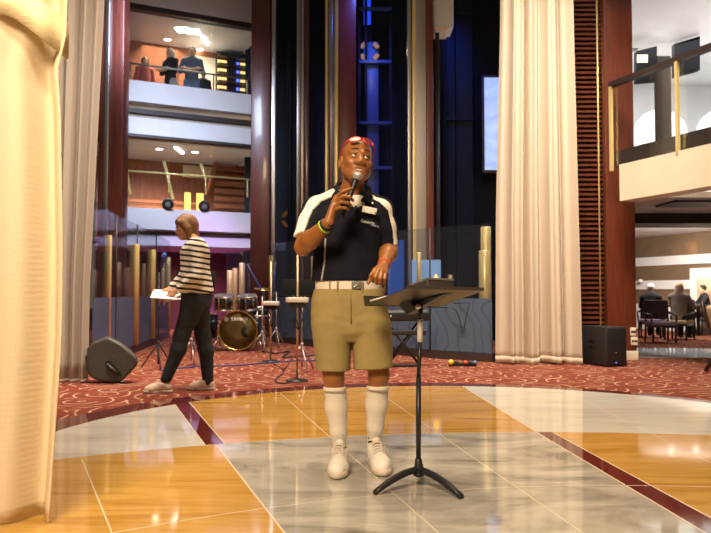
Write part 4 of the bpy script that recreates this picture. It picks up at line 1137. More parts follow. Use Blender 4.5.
# badge and chest writing
def plate(mb, px, py, Y, w, h, roll=0.0, t=0.004, tilt=0.0):
    m4 = Matrix.Translation(P(px, py, Y)) @ Matrix.Rotation(tilt, 4, 'Z') @ Matrix.Rotation(roll, 4, 'Y')
    return mb.rbox((-w / 2, -t, -h / 2), (w / 2, t, h / 2), 0.002, 0, m4)
nb = plate(MB(), 369.4, 210.2, 3.672, 0.078, 0.034, math.radians(11), 0.004, math.radians(10)).build('name_badge', M['white_cloth'], man)
MB().lathe([(0.005, 0), (0.005, 0.003), (0.001, 0.003)], 12, mat4=frame(P(375.2, 212.6, 3.668), (0, -1, 0))).build('badge_emblem', M['piping'], nb)
tag(MB().lathe([(0.006, 0), (0.006, 0.004), (0.001, 0.005)], 12, mat4=frame(P(372.6, 203.2, 3.688), (0, -1, 0))).build('lapel_pin', M['brass'], man))
M['logo_grey'] = mat('logo_grey', (0.50, 0.50, 0.38), 0.6); M['logo_blue'] = mat('logo_blue', (0.30, 0.34, 0.48), 0.6)
def text(name, body, size, m4, m, parent, extr=0.0006, bold=0.0):
    cu = bpy.data.curves.new(name, 'FONT'); cu.body = body; cu.size = size; cu.extrude = extr; cu.offset = bold; cu.align_x = 'CENTER'; cu.align_y = 'CENTER'
    me_o = bpy.data.objects.new(name, cu); C.objects.link(me_o); dg = bpy.context.evaluated_depsgraph_get()
    me = bpy.data.meshes.new_from_object(me_o.evaluated_get(dg)); bpy.data.objects.remove(me_o)
    me.materials.clear(); me.materials.append(m); me.transform(m4)
    o = bpy.data.objects.new(name, me); C.objects.link(o); o.parent = parent
    w = Vector((0, 0, 0)); a = parent
    while a is not None: w += a.location; a = a.parent
    o.location = -w; return o
def facing(p, roll=0.0, yaw=0.0): return Matrix.Translation(p) @ Matrix.Rotation(yaw, 4, 'Z') @ Matrix.Rotation(roll, 4, 'Y') @ Matrix.Rotation(PI / 2, 4, 'X')
text('chest_lettering', 'Celebrity', 0.020, facing(P(367.8, 222.2, 3.664), math.radians(11), math.radians(8)), M['logo_grey'], polo, 0.001, 0.0004)
text('chest_lettering', 'Cruises', 0.015, facing(P(374.8, 225.6, 3.668), math.radians(14), math.radians(10)), M['logo_blue'], polo, 0.001, 0.0004)

# belt, shorts
zb0, zb1 = zz(290), zz(280.5)
be = Sculpt(0.0045); be.loft([(zb0 - .004, xx(348.5), mY - .003, 0.181, 0.124), (zb1 + .004, xx(348), mY - .003, 0.178, 0.122)], 0, 2.25)
be.build('belt', M['belt_white'], man)
bk = MB().rbox((xx(348.5) + .018, mY - .140, zb0 + .004), (xx(348.5) + .068, mY - .128, zb1 - .004), 0.004).build('buckle', M['grey_plastic'], man)
M['silver'] = mat('silver', (0.7, 0.68, 0.64), 0.3, 0.8)
MB().tube([(xx(348.5) + .024, mY - .142, zb0 + .020), (xx(348.5) + .032, mY - .143, zb0 + .016), (xx(348.5) + .060, mY - .143, zb0 + .030)], [0.002, 0.004, 0.0012], 8).build('buckle_mark', M['silver'], bk)
zc, zh = zz(330), zz(368)
sp = Sculpt(0.005)
sp.loft([(zz(341), xx(351), mY, 0.15, 0.09), (zz(332), xx(350.5), mY, 0.198, 0.130), (zz(318), xx(350), mY, 0.212, 0.140), (zz(300), xx(349), mY, 0.204, 0.138), (zz(289), xx(348.5), mY - .003, 0.186, 0.129)], 0.03, 2.5)
for c0, c1, w0, w1 in ((331.0, 333.8, 0.109, 0.091), (371.0, 373.4, 0.110, 0.106)):
    sp.loft([(zh - .02, xx(c1), mY - .002, w1, 0.118), (zz(345), xx((c0 + c1) / 2), mY, (w0 + w1) / 2 + .001, 0.124), (zz(322), xx(c0), mY, w0, 0.134), (zz(308), xx(c0 + (3 if c0 < 350 else -3)), mY, w0 - .02, 0.12)], 0.007, 2.4)
sp.cut((xx(334), mY, zz(369.5)), (-0.03, 0, -1), (-0.45, mY - .3, zh - .1), (xx(351.5), mY + .3, zh + .03)); sp.cut((xx(372), mY, zz(367.5)), (0.05, 0, -1), (xx(351.5), mY - .3, zh - .1), (0.5, mY + .3, zh + .04))
# soft creases
for x0, y0, x1, y1 in ((343, 300, 352, 330), (358, 316, 386, 312), (330, 318, 347, 322), (357, 328, 380, 323), (328, 332, 345, 330)):
    sp.cone(P(x0, y0, mY - .150), P(x1, y1, mY - .150), 0.010, 0.010, 0.02, True)
shorts = sp.build('shorts', M['khaki'], man, None, 3)
for px in (330.5, 338, 362, 384): MB().rbox((xx(px) - .004, mY - (.118 if px in (330.5, 384) else .136), zb0 - .012), (xx(px) + .004, mY - (.104 if px in (330.5, 384) else .126), zb1 - .002), 0.003).build('belt_loop', M['khaki'], shorts)
MB().tube([(xx(350), mY - .136, zz(291)), (xx(350.3), mY - .146, zz(300)), (xx(350.6), mY - .147, zz(312)), (xx(351), mY - .142, zz(322))], 0.004, 8).build('fly_seam', M['khaki'], shorts)

# socks and shoes
for nm, k_, a_, ytop, mark in (('sock', kn_r, an_r, 387, 1), ('sock', kn_l, an_l, 386.5, 1)):
    so = Sculpt(0.0045); zt = zz(ytop); p0 = k_.lerp(a_, .14); p1 = k_.lerp(a_, .42) + Vector((0, 0.016, 0)); p2 = k_.lerp(a_, .75)
    so.chain([p0 + Vector((0, 0, .06)), p1, p2, a_, Vector((a_.x, a_.y, 0.07))], [0.0595, 0.060, 0.045, 0.034, 0.034], 0.02)
    so.cut((0, 0, zt), (0, 0, 1), np.array((p0.x - .12, p0.y - .12, zt - .02)), np.array((p0.x + .12, p0.y + .12, zt + .2)))
    q = so.build(nm, M['sock'], man)
    MB().lathe([(0.0600, -0.018), (0.0622, -0.012), (0.0622, 0.0), (0.0595, 0.003), (0.05, 0.003)], 32, mat4=Matrix.Translation((p0.lerp(p1, .1).x, p0.y + .002, zt))).build('cuff', M['sock'], q)
    for u0, v0, u1, v1 in (((342.3, 444.0, 345.4, 446.6), (344.0, 448.2, 346.2, 451.0)) if a_ is an_r else ((368.4, 437.2, 372.8, 435.8), (368.2, 441.0, 372.2, 439.6))):
        pts = []
        for f_ in (0, .5, 1):
            g_ = P(u0 + (u1 - u0) * f_, v0 + (v1 - v0) * f_, a_.y); dx = g_.x - a_.x; g_.y = a_.y - math.sqrt(max((0.0375 if a_ is an_r else 0.0415) ** 2 - dx * dx, 0.0)) ; pts.append(g_)
        MB().tube(pts, 0.0052, 8).build('sock_mark', M['black'], q)


def shoe(heel, toe, parent, mU, name='shoe', k=1.0, lace=True, mats=None, h=0.0045):
    """heel, toe: ground points"""
    heel = Vector((heel[0], heel[1], 0)); toe = Vector((toe[0], toe[1], 0)); d = (toe - heel).normalized(); L_ = (toe - heel).length; s_ = Vector((-d.y, d.x, 0)); up = Vector((0, 0, 1))
    q = lambda t, y, z: heel + d * (L_ * t) + s_ * (y * k) + up * (z * k)
    so = Sculpt(h)
    so.chain([q(0.13, 0, 0.045), q(0.4, 0, 0.048), q(0.68, 0, 0.040), q(0.84, 0, 0.032)], [0.036 * k, 0.038 * k, 0.044 * k, 0.036 * k], 0.02, )
    so.chain([q(0.16, 0, 0.075), q(0.30, 0, 0.095), q(0.52, 0, 0.062)], [0.034 * k, 0.037 * k, 0.033 * k], 0.03)
    so.cone(q(0.72, 0.014, 0.032), q(0.80, -0.012, 0.03), 0.034 * k, 0.034 * k, 0.02)
    lo = np.array(heel) - 0.5; hi = np.array(heel) + 0.5; lo[2] = -0.2; hi[2] = 0.03
    so.cut((0, 0, 0.018 * k), (0, 0, -1), lo, hi)
    so.cut(q(0.22, 0, 0.092), up + d * -0.20, np.array(heel) - .5, np.array(heel) + .5)
    o = so.build(name, mU, parent, None, 2)
    sl_ = MB(); prof = [(0.0, 0.020), (0.03, 0.030), (0.12, 0.034), (0.35, 0.034), (0.6, 0.043), (0.78, 0.046), (0.9, 0.036), (0.97, 0.020), (1.0, 0.006)]
    ring = [q(t, w, 0) for t, w in prof] + [q(t, -w, 0) for t, w in prof[::-1]]
    n_ = len(ring); mid = q(0.5, 0, 0)
    lv_ = [(0.96, 0.002), (1.04, 0.008), (1.05, 0.024), (0.98, 0.030)]
    vs_ = [mid + (r_ - mid) * f_ + up * z_ * k for f_, z_ in lv_ for r_ in ring]
    fs_ = [(i * n_ + j, i * n_ + (j + 1) % n_, (i + 1) * n_ + (j + 1) % n_, (i + 1) * n_ + j) for i in range(3) for j in range(n_)] + [list(range(n_))[::-1], [3 * n_ + j for j in range(n_)]]
    sl_.add(vs_, fs_, 0, True).build('sole', M['sole'], o)
    if lace:
        MB().tube([q(0.33, 0, 0.118), q(0.32, 0, 0.130), q(0.30, 0, 0.140)], [0.02 * k, 0.022 * k, 0.012 * k], 12).build('tongue', mU, o)
        MB().tube([q(0.80, -0.046, 0.035), q(0.74, -0.030, 0.070), q(0.72, 0, 0.083), q(0.74, 0.030, 0.070), q(0.80, 0.046, 0.035)], 0.0035 * k, 6).build('toe_seam', M['sole'], o)
        for i in range(5):
            t = 0.36 + i * 0.062; z = float(np.interp(t, [.3, .4, .52, .66], [.133, .124, .107, .091]))
            MB().tube([q(t + .01, -0.026, z - .010), q(t, -0.010, z + 0.004), q(t, 0.010, z + 0.004), q(t + .01, 0.026, z - .010)], 0.0045 * k, 6).build('lace', M['lace'], o)
    return o
shoe((an_r.x + 0.005, an_r.y + 0.062), (PX(337, 3.57), 3.575), man, M['shoe_white'], k=1.1)
shoe((an_l.x - 0.006, an_l.y + 0.060), (PX(384, 3.64), 3.63), man, M['shoe_white'], k=1.1)

# wristbands
def band(p, axis, r, w, mm, nm, wide=0.0):
    m4 = frame(p, axis); return MB().lathe([(r, -w), (r + 0.003, -w * .6), (r + 0.003, w * .6), (r, w), (r - .004, w), (r - .004, -w), (r, -w)], 28, mat4=m4).build(nm, mm, man)
M['lime'] = mat('lime', (0.42, 0.72, 0.04), 0.5); M['coral'] = mat('coral', (0.75, 0.10, 0.05), 0.5)
fa = (wr_r - el_r).normalized()
band(wr_r - fa * 0.040, fa + Vector((0.25, 0, 0.1)), 0.035, 0.006, M['lime'], 'wristband')
wt = band(wr_r - fa * 0.022, fa, 0.0335, 0.009, M['black'], 'wristwatch')
MB().lathe([(0.016, 0), (0.016, 0.007), (0.013, 0.009), (0.001, 0.009)], 20, mat4=frame(wr_r - fa * 0.022 + Vector((0.022, -0.026, 0.0)), (0.6, -1, 0.0))).build('watch_face', M['black_gloss'], wt)
band(wr_l + (el_l - wr_l).normalized() * 0.016, el_l - wr_l, 0.0315, 0.004, M['coral'], 'bracelet')

# microphone, sunglasses
mic = thing('handheld_microphone', 'silver and black microphone held up to the speaking man\'s mouth', 'microphone', MB0)
md = (MT0 - MB0).normalized(); ml = (MT0 - MB0).length
MB().lathe([(0.001, -0.012), (0.010, -0.010), (0.0115, 0.0), (0.0125, ml * .4), (0.0165, ml - .035), (0.019, ml - .022), (0.012, ml - .018)], 24, mat4=frame(MB0, md)).build('handle', M['black'], mic)
M['mic_mesh'] = mat('mic_mesh', (0.50, 0.48, 0.44), 0.38, 0.85, var=0.3, scale=700, bump=0.6)
MB().lathe([(0.010, -0.022), (0.021, -0.017), (0.0255, -0.004), (0.0262, -0.002), (0.0262, 0.002), (0.0245, 0.008), (0.019, 0.018), (0.010, 0.0235), (0.001, 0.025)], 28, mat4=frame(MT0, md)).build('grille', M['mic_mesh'], mic)
MB().lathe([(0.0258, -0.0035), (0.0270, -0.002), (0.0270, 0.002), (0.0258, 0.0035)], 28, mat4=frame(MT0, md)).build('band', M['silver'], mic)

M['red_frame'] = mat('red_frame', (0.62, 0.018, 0.030), 0.25)
M['dark_lens'] = mat('dark_lens', (0.13, 0.12, 0.11), 0.12, 0.6)
sg = thing('sunglasses', 'red-framed sunglasses pushed up on the speaking man\'s forehead', 'sunglasses', HD(0, 0.06, 0.1))
gu = HD.R @ Vector((0, 0.62, 0.78)); gf = HD.R @ Vector((0, -0.78, 0.62)); gx = HD.R @ Vector((1, 0, 0))
gc = HD(0, 0.078, 0.088)
fr = MB()
def lens_pts(sx, k=1.0):
    out = []
    for i in range(28):
        a = 2 * PI * i / 28; cx, cu = math.cos(a), math.sin(a)
        x_ = sx * 0.036 + 0.0285 * k * (abs(cx) ** 0.75) * (1 if cx > 0 else -1); u_ = 0.0215 * k * (abs(cu) ** 0.8) * (1 if cu > 0 else -1) + 0.05 * max(0, sx * (x_ - sx * .036)) * (1 if cu > 0 else 0.2)
        out.append(gc + gx * x_ + gu * u_ + gf * (-5.0 * x_ * x_ + 0.006))
    return out
for sx in (-1, 1):
    lp = lens_pts(sx); fr.tube(lp + [lp[0]], 0.0042, 8, caps=False)
fr.tube([gc + gx * -0.009 + gf * .006 + gu * .004, gc + gf * .008 + gu * .007, gc + gx * .009 + gf * .006 + gu * .004], 0.004, 8)
fr.build('frame', M['red_frame'], sg)
for sx in (-1, 1):
    lp = lens_pts(sx, 0.96); MB().prism(lp, gf * 0.002).build('lens', M['dark_lens'], sg)
    h0 = gc + gx * (sx * 0.066) + gu * 0.010 - gf * 0.017
    MB().tube([h0, HD(sx * 0.0795, 0.035, 0.066), HD(sx * 0.083, -0.01, 0.034), HD(sx * 0.083, -0.045, 0.012)], [0.0042, 0.0036, 0.0034, 0.003], 8).build('temple', M['red_frame'], sg)
# ================================================================== MUSIC STAND IN FRONT
ms = thing('music_stand', 'black music stand with tilted desk in front of the speaking man', 'music stand', G(418, 487))
B0 = Vector(G(418.5, 487)); B0.z = 0; SY = B0.y
hub = Vector((B0.x, SY, 0.085)); topp = P(420.5, 306, SY)
MB().tube([hub + Vector((0, 0, -0.02)), hub + Vector((0.002, 0, 0.45))], 0.0125, 16).build('lower_tube', M['stand_metal'], ms)
MB().tube([hub + Vector((0.002, 0, 0.45)), P(420, 342, SY)], 0.0105, 16).build('upper_tube', M['stand_metal'], ms)
MB().tube([P(420, 342, SY), P(420.2, 319, SY)], 0.0135, 16).build('white_sleeve', M['white_cloth'], ms)
MB().tube([P(420.2, 319, SY), topp], 0.0115, 16).build('neck', M['stand_metal'], ms)
MB().lathe([(0.012, -0.035), (0.026, -0.03), (0.028, -0.012), (0.021, 0.01), (0.017, 0.05), (0.013, 0.055)], 24, mat4=Matrix.Translation(hub)).build('hub', M['stand_metal'], ms)
for tx, ty in ((374.5, 495), (462, 499), (421, 470)):
    e = G(tx, ty); d = (Vector((e.x, e.y, 0)) - Vector((hub.x, hub.y, 0))); n_ = d.normalized(); s_ = Vector((-n_.y, n_.x, 0))
    mb = MB(); pts = []
    for i in range(9):
        t = i / 8; p = hub + d * t; p.z = 0.006 + 0.075 * (1 - t ** 1.9); pts.append(p)
    prof = [(s_ * w + Vector((0, 0, h_))) for w, h_ in ((-0.017, -0.006), (0.017, -0.006), (0.017, 0.012), (0.008, 0.019), (-0.008, 0.019), (-0.017, 0.012))]
    vs = [p + q * (1.0 if i < 7 else 0.85) for i, p in enumerate(pts) for q in prof]
    fs = [(i * 6 + k, i * 6 + (k + 1) % 6, (i + 1) * 6 + (k + 1) % 6, (i + 1) * 6 + k) for i in range(8) for k in range(6)] + [list(range(6))[::-1], [48 + k for k in range(6)]]
    mb.add(vs, fs, 0, True).build('leg', M['stand_metal'], ms)
dc = P(424.5, 298.3, SY + 0.0); wv = Vector((0.40, 0.30, -0.010)); dv = Vector((0.19, -0.262, 0.082))
nv = wv.cross(dv).normalized()
if nv.z < 0: nv = -nv
def dk(a, b, h=0.0): return dc + wv * a + dv * b + nv * h
mb = MB(); pl = []
for cx, cy, a0 in ((0.5, 0.5, 0), (-0.5, 0.5, 90), (-0.5, -0.5, 180), (0.5, -0.5, 270)):
    for k in range(5):
        a = math.radians(a0 + k * 22.5); r = 0.06; sx = 1 if cx > 0 else -1; sy = 1 if cy > 0 else -1
        pl.append(dk(cx - sx * r + r * math.cos(a), cy - sy * r * 1.4 + r * 1.4 * math.sin(a)))
mb.prism(pl, nv * 0.004).build('desk', M['desk_metal'], ms)
lip = MB(); lip.prism([dk(-0.5, -0.49, -0.002), dk(0.5, -0.49, -0.002), dk(0.5, -0.49, 0.050), dk(-0.5, -0.49, 0.050)], dv * -0.012).build('ledge', M['desk_metal'], ms)
MB().prism([dk(-0.5, 0.485, 0.0), dk(0.5, 0.485, 0.0), dk(0.5, 0.485, 0.016), dk(-0.5, 0.485, 0.016)], dv * 0.03).build('top_rim', M['desk_metal'], ms)
bb = MB(); bb.prism([dk(-0.16, -0.16, -0.002), dk(-0.10, -0.42, -0.004), dk(-0.02, -0.42, -0.05), dk(0.06, 0.30, -0.006), dk(0.10, 0.34, -0.002)], wv * 0.10).build('bracket', M['stand_metal'], ms)
kp = P(418, 306.5, SY - 0.045)
MB().lathe([(0.001, -0.012), (0.012, -0.01), (0.015, 0.0), (0.012, 0.012), (0.001, 0.014)], 18, mat4=frame(kp, (0, -1, 0.1))).build('tilt_knob', M['silver'], ms)
MB().tube([topp, kp + Vector((0, 0.03, 0)), dk(-0.03, -0.2, -0.01)], 0.016, 12).build('tilt_joint', M['stand_metal'], ms)
bk_ = thing('box_file', 'grey-brown flat box lying on the music stand desk', 'box', dk(0.0, 0.1, 0.01))
ux, uy = wv.normalized(), dv.normalized()
m4 = Matrix((ux, uy, nv)).transposed().to_4x4(); m4.translation = dk(0.02, 0.20, 0.006)
MB().rbox((-0.085, -0.085, 0.0), (0.085, 0.055, 0.062), 0.004, 0, m4).build('box_body', M['desk_metal'], bk_)
MB().box((-0.088, -0.088, 0.054), (0.088, 0.058, 0.064), 0, m4).build('lid', M['grey_plastic'], bk_)
pp = MB(); pp.tube([P(366.8, 304.2, SY - .02 + 0.16), P(379.5, 297.8, SY - .035 + 0.15)], 0.0045, 8)
pen = thing('white_pen', 'white pen slanting on the left end of the music stand desk', 'pen', P(368, 305, SY + .12))
_pa, _pb = dk(-0.50, -0.35, 0.012), dk(-0.36, 0.10, 0.012)
MB().tube([_pa, _pb], 0.0055, 10).build('barrel', M['white_plastic'], pen); MB().tube([_pb, _pb + (_pb - _pa).normalized() * 0.02], [0.005, 0.001], 10).build('tip', M['white_plastic'], pen)
ep = thing('earphones', 'thin black cable with white plugs dangling off the music stand desk', 'cable', dk(0.45, 0.1, 0.01))
a_ = dk(0.44, 0.15, 0.01)
_r = dk(0.505, -0.2, 0.004); _y = _r.y
MB().tube([a_, dk(0.46, 0.0, 0.02), dk(0.495, -0.15, 0.012), _r + Vector((0.004, 0, -.01)), P(469.5, 303, _y), P(466, 318, _y), P(463.4, 331, _y), P(462.4, 333.5, _y), P(461.4, 330, _y), P(459.5, 318, _y), P(456.5, 311, _y), P(453, 308, _y + .02), dk(0.30, -0.51, -0.004)], 0.0021, 6).build('cord', M['black'], ep)
for q in ((0.40, 0.22), (0.46, 0.10)): MB().lathe([(0.001, -0.011), (0.008, -0.008), (0.0095, 0.0), (0.007, 0.009), (0.001, 0.011)], 12, mat4=Matrix.Translation(dk(q[0], q[1], 0.016))).build('plug', M['white_plastic'], ep)

# ================================================================== WALKING WOMAN
wY = 6.75
wo = thing('person', 'woman in striped top and dark jeans walking left with papers in hand', 'person', (PX(190, wY), wY, 0))
M['skin_light'] = mat('skin_light', (0.62, 0.33, 0.20), 0.5, var=0.06, scale=14)
M['lip_light'] = mat('lip_light', (0.45, 0.14, 0.11), 0.4)
M['hair_brown'] = mat('hair_brown', (0.22, 0.105, 0.040), 0.5, var=0.35, scale=14, stretch=(8, 8, 0.6), bump=0.5, bscale=30)
M['jeans'] = mat('jeans', (0.020, 0.026, 0.036), 0.85, var=0.25, scale=25, bump=0.3, bscale=40)
def striped(name, light, dark, z0, pitch, duty):
    m, nt, b, out = new_mat(name); N = nt.nodes.new; L = nt.links.new
    tc = N('ShaderNodeTexCoord'); sx = N('ShaderNodeSeparateXYZ'); L(tc.outputs['Object'], sx.inputs[0])
    nz = N('ShaderNodeTexNoise'); nz.inputs['Scale'].default_value = 5; L(tc.outputs['Object'], nz.inputs['Vector'])
    tl = N('ShaderNodeMath'); tl.operation = 'MULTIPLY_ADD'; tl.inputs[1].default_value = 0.14; L(sx.outputs[0], tl.inputs[0]); L(sx.outputs[2], tl.inputs[2])
    ad = N('ShaderNodeMath'); ad.operation = 'MULTIPLY_ADD'; ad.inputs[1].default_value = 0.02; L(nz.outputs[0], ad.inputs[0]); L(tl.outputs[0], ad.inputs[2])
    dv_ = N('ShaderNodeMath'); dv_.operation = 'DIVIDE'; dv_.inputs[1].default_value = pitch; L(ad.outputs[0], dv_.inputs[0])
    fr_ = N('ShaderNodeMath'); fr_.operation = 'FRACT'; L(dv_.outputs[0], fr_.inputs[0])
    gt = N('ShaderNodeMath'); gt.operation = 'GREATER_THAN'; gt.inputs[1].default_value = duty; L(fr_.outputs[0], gt.inputs[0])
    mx = N('ShaderNodeMix'); mx.data_type = 'RGBA'; L(gt.outputs[0], mx.inputs[0]); mx.inputs[6].default_value = (*light, 1); mx.inputs[7].default_value = (*dark, 1)
    L(mx.outputs[2], b.inputs['Base Color']); b.inputs['Roughness'].default_value = 0.9; b.inputs['Specular IOR Level'].default_value = 0.1
    return m
M['stripes'] = striped('stripes', (0.78, 0.70, 0.56), (0.030, 0.022, 0.026), 0, 0.052, 0.60)
WH = Head(P(185.5, 227.5, wY), math.radians(-62), math.radians(-12), math.radians(0), 0.95)
ws_ = Sculpt(0.0062)
sculpt_head(ws_, WH)
wp = lambda x, y, dy=0.0: P(x, y, wY + dy)
ws_.cone(WH(0, -0.03, -0.05), wp(194, 240), 0.045, 0.050, 0.02)
ws_.loft([(PZ(296, wY), PX(197, wY), wY, 0.125, 0.15), (PZ(284, wY), PX(196, wY), wY, 0.12, 0.15), (PZ(266, wY), PX(195.5, wY), wY, 0.105, 0.13), (PZ(250, wY), PX(195, wY), wY, 0.115, 0.15), (PZ(242, wY), PX(195, wY), wY, 0.085, 0.13)], 0.03)
whip, wkF, waF, wkB, waB = wp(196, 296), wp(181.5, 336, -.09), wp(166, 381, -.12), wp(203, 336, .08), wp(208, 384, .08)
shN, shF = wp(197, 246, -.14), wp(194, 246, .14)
elN, haN = wp(196.5, 277, -.20), wp(174, 293, -.16)
elF, haF = wp(186, 274, .16), wp(168, 291, .06)
for s_, e_, h_ in ((shN, elN, haN), (shF, elF, haF)):
    ws_.chain([s_, e_], [0.048, 0.040], 0.03); ws_.chain([e_, e_.lerp(h_, .3), h_], [0.040, 0.040, 0.026], 0.02)
    d = (h_ - e_).normalized(); u = Vector((0, 0, 1))
    for i in range(4):
        o = u * (0.026 - 0.018 * i) * (1 if s_ is shN else 1); K = h_ + d * 0.075 + o * .9
        ws_.cone(h_, K, 0.020, 0.012, 0.01); ws_.chain([K, K + d * 0.035 + Vector((0, -.012 if s_ is shN else -.006, -.006)), K + d * 0.052 + Vector((0, 0.012, -.018))], [0.0095, 0.009, 0.0078], 0.005)
    ws_.chain([h_ + u * .012, h_ + d * .04 + u * .045, h_ + d * .075 + u * .05], [0.014, 0.011, 0.009], 0.008)
for k_, a_, dy in ((wkF, waF, -.09), (wkB, waB, .08)):
    ws_.chain([whip + Vector((0, dy, 0)), k_], [0.088, 0.056], 0.03); ws_.chain([k_, k_.lerp(a_, .3) + Vector((.015, 0, 0)), a_], [0.056, 0.056, 0.038], 0.02)
    ws_.cone(a_, a_ + Vector((-0.10, 0, -0.035)), 0.036, 0.026, 0.02)
def paint_wo(c, n):
    x, f, u = WH.local(c); m = np.zeros(len(c), int); m[(np.abs(x) < 0.024) & (f > 0.066) & (u > -0.080) & (u < -0.055)] = 1; return m
ws_.build('body', [M['skin_light'], M['lip_light']], wo, paint_wo, 2)
for sx in (-1, 1):
    c = WH(sx * 0.0305, 0.0745, 0.001); mb = MB(); mb.lathe([(0.012 * math.sin(PI * i / 16), -0.012 * math.cos(PI * i / 16)) for i in range(17)], 16, mat4=frame(c, WH.R @ Vector((0, -1, -.3))))
    for i in range(len(mb.f)):
        q = sum((Vector(mb.v[j]) for j in mb.f[i]), Vector()) / len(mb.f[i])
        if (q - c).normalized().dot((WH.R @ Vector((0, -1, -.3))).normalized()) > 0.87: mb.m[i] = 1
    mb.build('eye', [M['eye_white'], M['eye_dark']], wo)
    MB().tube([WH(sx * a, 0.094 - 9 * (a - 0.012) ** 2, 0.026) for a in (0.013, 0.024, 0.036, 0.046)], 0.003, 6).build('eyebrow', M['hair_brown'], wo)
hw = Sculpt(0.006); R_ = np.array(WH.R)
hw.ell(WH(0, -0.022, 0.044), (0.090, 0.104, 0.094), 0.02, R_)
hw.cone(WH(0, -0.055, 0.0), WH(0, -0.060, -0.085), 0.078, 0.062, 0.03)
for sx in (-1, 1): hw.chain([WH(sx * .066, 0.025, 0.045), WH(sx * .080, 0.010, -.01), WH(sx * .074, 0.0, -.085)], [0.030, 0.032, 0.022], 0.025)
hw.cone(WH(-0.04, 0.066, 0.068), WH(0.045, 0.066, 0.064), 0.024, 0.024, 0.02)
hw.cut(WH(0, 0.090, 0.0), WH.R @ Vector((0, -1, 0.1)), np.array(WH.c) - .2, np.array(WH.c) + .2)
hw.build('bob_hair', M['hair_brown'], wo, None, 3)
wt_ = Sculpt(0.0065)
for s_, e_, h_ in ((shN, elN, haN), (shF, elF, haF)):
    wt_.chain([s_, e_], [0.064, 0.056], 0.04); wt_.chain([e_, e_.lerp(h_, .72)], [0.055, 0.042], 0.03)
wt_.loft([(PZ(293.5, wY), PX(197.5, wY), wY, 0.158, 0.175), (PZ(284, wY), PX(196.5, wY), wY, 0.150, 0.170), (PZ(266, wY), PX(195, wY), wY, 0.135, 0.155), (PZ(250, wY), PX(195, wY), wY, 0.140, 0.165), (PZ(243, wY), PX(196, wY), wY, 0.095, 0.15), (PZ(238.5, wY), PX(196, wY), wY, 0.06, 0.10)], 0.04)
wt_.build('striped_top', M['stripes'], wo, None, 3)
je = Sculpt(0.0065)
je.loft([(PZ(306, wY), PX(197, wY), wY, 0.135, 0.155), (PZ(296, wY), PX(197, wY), wY, 0.142, 0.165), (PZ(291, wY), PX(197, wY), wY, 0.140, 0.162)], 0.04)
for k_, a_, dy in ((wkF, waF, -.08), (wkB, waB, .07)):
    je.chain([whip + Vector((0, dy, -0.05)), k_], [0.112, 0.074], 0.05); je.chain([k_, k_.lerp(a_, .3) + Vector((.015, 0, 0)), a_ + Vector((0, 0, 0.02))], [0.074, 0.072, 0.052], 0.03)
je.build('jeans', M['jeans'], wo, None, 3)
M['shoe_cream'] = mat('shoe_cream', (0.72, 0.58, 0.42), 0.6)
shoe((waF.x + 0.055, waF.y), (waF.x - 0.205, waF.y - 0.015), wo, M['shoe_cream'], 'shoe', 1.0, False, h=0.006)
shoe((waB.x + 0.060, waB.y), (waB.x - 0.190, waB.y - 0.015), wo, M['shoe_cream'], 'shoe', 1.0, False, h=0.006)
pa = thing('paper_stack', 'white papers carried flat by the walking woman', 'paper', wp(168, 296, -.1))
M['paper'] = mat('paper', (0.82, 0.80, 0.80), 0.7)
_q = [wp(150, 298, -.25), wp(176, 300, -.25), wp(178, 291, .12), wp(154, 290, .12)]
MB().prism(_q, (0, 0, 0.006)).build('sheet', M['paper'], pa)
_q = [wp(165, 303, -.22), wp(181, 300.5, -.22), wp(181, 292, .05), wp(168, 292.5, .05)]
MB().prism([v + Vector((0, 0, .012)) for v in _q], (0, 0, 0.004)).build('sheet', M['paper'], pa)

# ================================================================== FLOOR WEDGE SPEAKER, SUBWOOFER
sw = thing('wedge_speaker', 'grey plastic stage speaker lying on its side beside the glass screen', 'speaker', G(112, 389))
c = G(112, 384); cY = c.y + 0.02
prof = [P(x, y, cY) for x, y in ((86, 363), (87, 355), (93, 349), (104, 344.5), (109, 344), (120, 350), (130, 357.5), (136.5, 364), (138, 369), (135.5, 374), (128, 382), (121, 388), (113, 390), (100, 388.5), (90, 384), (86.5, 376))]
zmin = min(p.z for p in prof)
for p in prof: p.z += 0.004 - zmin
import bmesh as _bm
mb = MB(); mb.prism(prof, (-0.06, 0.20, 0))
o = mb.build('cabinet', M['speaker_grey'], sw); bv = o.modifiers.new('bevel', 'BEVEL'); bv.width = 0.03; bv.segments = 4; bv.limit_method = 'ANGLE'; bv.angle_limit = math.radians(50)
cc0 = (prof[0] + prof[8]) / 2
hp = [P(x, y, cY - 0.004) for x, y in ((105, 362), (110, 360.5), (113, 364), (121, 372), (121.5, 376), (118, 377), (114, 374), (107, 368))]
MB().prism(hp, (0.0, 0.012, 0)).build('handle_recess', M['black'], sw)
MB().tube([P(107, 364, cY - 0.012), P(112, 368.5, cY - .03), P(117.5, 373, cY - 0.012)], 0.014, 12).build('handle', M['speaker_grey'], sw)
MB().prism([P(88.5, 359, cY + .17), P(95, 351, cY + .17), P(97, 353, cY + .17), P(90, 362, cY + .17)], (-0.02, -0.12, 0)).build('grille', M['black_tex'], sw)

